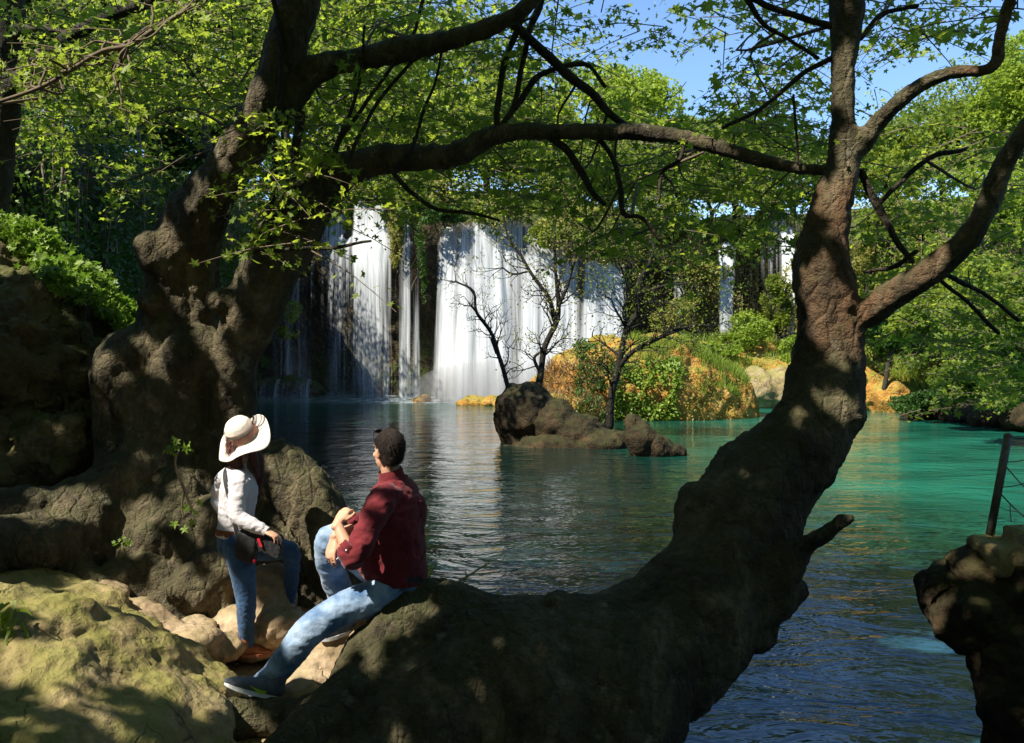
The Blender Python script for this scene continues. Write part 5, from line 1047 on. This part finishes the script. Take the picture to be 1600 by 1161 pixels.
link('body', organic(body, .0052, 3, [(40, .0008, 2)], .5), M['skin'], wom); face_bits(g, A, wom, .98)
hb = MB(); hb.ball(g(0, -.012, .024), np.array([.084, .100, .098]), A, 18, 12); hb.tube([(g(.0, -.07, .0), .065, .05), (g(.01, -.085, -.08), .062, .045), (g(.02, -.08, -.16), .045, .035)], 14, 3, side=A[0], cap='round')
hb.tube([(P(402, 700, 6.2), .035), (P(405, 722, 6.22), .034), (P(407, 745, 6.22), .026), (P(404, 768, 6.2), .012)], 10, 3, cap='round'); hb.tube([(P(392, 700, 6.05), .030), (P(398, 722, 6.08), .026), (P(402, 742, 6.1), .016)], 10, 3, cap='round')
me = remesh(hb.mesh(), .006, 3, .5); v = get_v(me); q = (v-wc)@A.T; fm = (q[:, 1] > .055) & (q[:, 2] < .07) & (q[:, 2] > -.12) & (np.abs(q[:, 0]) < .06); v[fm] = wc+(q[fm]*np.array([1, .82, 1]))@A
n = get_n(me); set_v(me, v+n*(.004*fbm(v*np.array([110, 110, 14]), 2, 4))[:, None]); hr = link('hair', me, M['hair_red'], wom); strands(me, 3500, .045, M['hair_red'], hr, 4)
sb = MB()
sb.tube([(P(366, 838, 6.1), .132, .118), (P(368, 815, 6.1), .125, .108), (P(371, 790, 6.1), .135, .118), (P(373, 765, 6.1), .148, .122), (P(371, 745, 6.1), .145, .095), (P(371, 735, 6.1), .10, .07), (P(372, 729, 6.1), .062, .058)], 20, 4, side=B_)
sb.tube([(P(372, 748, 6.02), .064), (P(373, 758, 5.97), .064), (P(370, 784, 5.92), .056), (P(371, 806, 5.895), .052), (P(388, 817, 5.875), .046), (P(408, 826, 5.862), .037)], 14, 4, cap='round')
sb.tube([(P(358, 744, 6.2), .062), (P(350, 752, 6.26), .060), (P(341, 776, 6.31), .052), (P(347, 797, 6.28), .044), (P(352, 806, 6.25), .036)], 14, 4, cap='round')
sh = link('shirt', cloth(sb, .008, .008, (12, 12, 18), .002, 4, 4), M['white_shirt'], wom)
cb = MB(); cb.tube([(P(411, 827.5, 5.861), .034), (P(417, 831, 5.858), .033)], 14, 1, cap=False); link('cuff', cb.mesh(), M['white_shirt'], sh)
cb = MB(); cb.tube([(P(371, 737, 6.1), .075, .066), (P(372, 728, 6.1), .060, .056), (P(373, 722, 6.1), .058, .054)], 20, 3, side=B_, cap=False); link('collar', cb.mesh(), M['white_shirt'], sh)
jb = MB()
jb.tube([(P(366, 833, 6.1), .122, .108), (P(368, 850, 6.1), .135, .122), (P(374, 862, 6.1), .12, .10)], 18, 3, side=B_, cap='round')
jb.tube([(P(372, 852, 6.03), .100), (P(378, 885, 6.0), .086), (P(383, 920, 6.0), .072), (P(385, 945, 6.0), .062), (P(385, 970, 6.02), .058), (P(386, 995, 6.05), .052), (P(386, 1006, 6.06), .052)], 16, 4, cap='round')
jb.tube([(P(378, 852, 6.18), .100), (P(415, 857, 6.23), .085), (P(446, 858, 6.26), .066), (P(456, 868, 6.27), .060), (P(455, 905, 6.3), .052), (P(450, 948, 6.35), .040)], 16, 4, cap='round')
link('jeans', cloth(jb, .0085, .006, (12, 12, 20), .002, 4, 6), M['denim_dark'], wom)
bb = MB(); bb.tube([(P(366, 835, 6.1), .136, .122), (P(366.5, 825, 6.1), .135, .121)], 30, 1, side=B_, cap=False); bt = link('belt', bb.mesh(), M['leather'], wom)
shoe(wom, P(376, 1024, 6.02), P(422, 1022, 6.12), (0, 0, 1), .040, 'leather', 'leather'); shoe(wom, P(436, 966, 6.36), P(480, 958, 6.42), (0, 0, 1), .038, 'leather', 'leather')
# hat: crown, band, wavy brim with a turned-up side
ha = norm(np.array([-.30, -.50, .80])); hx = norm(np.cross([0, 1, 0], ha)); hy = np.cross(ha, hx); H0 = P(379, 684, 6.1)+np.array([0, 0, .02])
hb = MB(); v = []; na = 72; f = []; prof = [(.0, .125), (.04, .123), (.07, .112), (.088, .09), (.094, .07), (.0965, .066), (.098, .06), (.101, .03), (.104, .0), (.108, -.012)]; 
for i, (r_, z_) in enumerate(prof):
    for j in range(na):
        a = 2*math.pi*j/na; v.append(H0+(hx*math.cos(a)*r_*.97+hy*math.sin(a)*r_*1.08)+ha*z_)
f = [(i*na+j, i*na+(j+1) % na, (i+1)*na+(j+1) % na, (i+1)*na+j) for i in range(len(prof)-1) for j in range(na)]
hb.add(v, f); hat = link('sun_hat', hb.mesh(), M['hat'], wom)
mm_ = hat.modifiers.new('thickness', 'SOLIDIFY'); mm_.thickness = .003
hb = MB(); v = []; nr_ = 14
for i in range(nr_):
    t_ = i/(nr_-1); r_ = .106+.108*t_
    for j in range(na):
        a = 2*math.pi*j/na; dirx = hx*math.cos(a)+hy*math.sin(a)
        wv = t_**1.5*(.020*math.sin(3*a+.9)+.012*math.sin(5*a+2)); dro = -.030*t_-.02*t_*max(0, -dirx[0])-.045*t_*max(0, -dirx[1])*max(0, -dirx[0])
        turn = .085*t_**1.6*max(0, math.cos(a-math.radians(38)))**3
        v.append(H0+dirx*np.array([1, 1, 1])*r_*(1-.15*turn/.085*t_)+ha*(-.012+wv+dro+turn))
f = [(i*na+j, i*na+(j+1) % na, (i+1)*na+(j+1) % na, (i+1)*na+j) for i in range(nr_-1) for j in range(na)]
hb.add(v, f); br = link('brim', hb.mesh(), M['hat'], hat); mm_ = br.modifiers.new('thickness', 'SOLIDIFY'); mm_.thickness = .004
hb = MB(); v = []
for z_ in (-.008, .010, .028, .044):
    for j in range(na):
        a = 2*math.pi*j/na; r_ = .110-.10*(z_+.008)*1.0+.0015*math.sin(11*a+z_*200); v.append(H0+hx*math.cos(a)*r_*.97+hy*math.sin(a)*r_*1.08+ha*z_)
hb.add(v, [(i*na+j, i*na+(j+1) % na, (i+1)*na+(j+1) % na, (i+1)*na+j) for i in range(3) for j in range(na)]); link('hat_band', hb.mesh(), M['hat_band'], hat)
hb = MB()
for z_ in (.062, .072): hb.tube([(H0+hx*math.cos(a)*.0995+hy*math.sin(a)*.108+ha*z_, .0016) for a in np.linspace(0, 6.283, 40)], 5, 1)
link('stitching', hb.mesh(), M['hat_band'], hat)
hb = MB(); hb.tube([(H0+hx*.10+ha*.05, .004), (H0+hx*.118+hy*.02+ha*.085, .006), (H0+hx*.125+hy*.03+ha*.10, .003)], 6, 3); link('cord', hb.mesh(), M['leather_black'], hat)
# shoulder bag
bag = thing('shoulder_bag', P(405, 850, 5.88), 'black nylon shoulder bag with a red tab hanging at the woman\'s hip', 'bag')
bx_ = norm(P(440, 866, 5.86)-P(368, 846, 5.92)); bz = norm(np.array([0, -.15, 1])-bx_*(np.array([0, -.15, 1])@bx_)); by = np.cross(bz, bx_)
mb = MB(); mb.box(P(386, 854, 5.93), (.070, .035, .10), [bx_, by, bz]); mb.box(P(405, 848, 5.925), (.13, .036, .045), [bx_, by, bz])
link('pouch', cloth(mb, .008, .003, (16, 16, 16), .001, 6, 3), M['bag'], bag)
mb = MB(); mb.box(P(408, 846, 5.885), (.155, .012, .052), [norm(bx_-bz*.25), by, norm(bz+bx_*.25)]); mb.ball(P(425, 862, 5.89), (.07, .02, .035), [bx_, by, bz])
fl_ = link('flap', cloth(mb, .007, .004, (18, 18, 18), .001, 4, 9), M['bag'], bag)
mb = MB(); mb.box(P(406, 848, 5.858), (.010, .003, .028), [norm(bx_+bz*.3), by, norm(bz*.9-bx_*.5)]); link('tab', mb.mesh(), M['label_red'], bag, smooth=False)
mb = MB(); mb.box(P(397, 877, 5.885), (.008, .006, .010), [bx_, by, bz]); link('zip_pull', mb.mesh(), M['label_red'], bag, smooth=False)
mb = MB(); mb.tube([(P(372, 838, 5.92), .016, .003), (P(366, 815, 5.93), .016, .003), (P(360, 785, 5.955), .016, .003), (P(353, 755, 5.985), .016, .003), (P(352, 738, 6.04), .016, .003), (P(357, 730, 6.12), .016, .003), (P(372, 735, 6.2), .016, .003)], 8, 5, side=[1, 0, 0.2]); link('strap', mb.mesh(), M['bag'], bag)
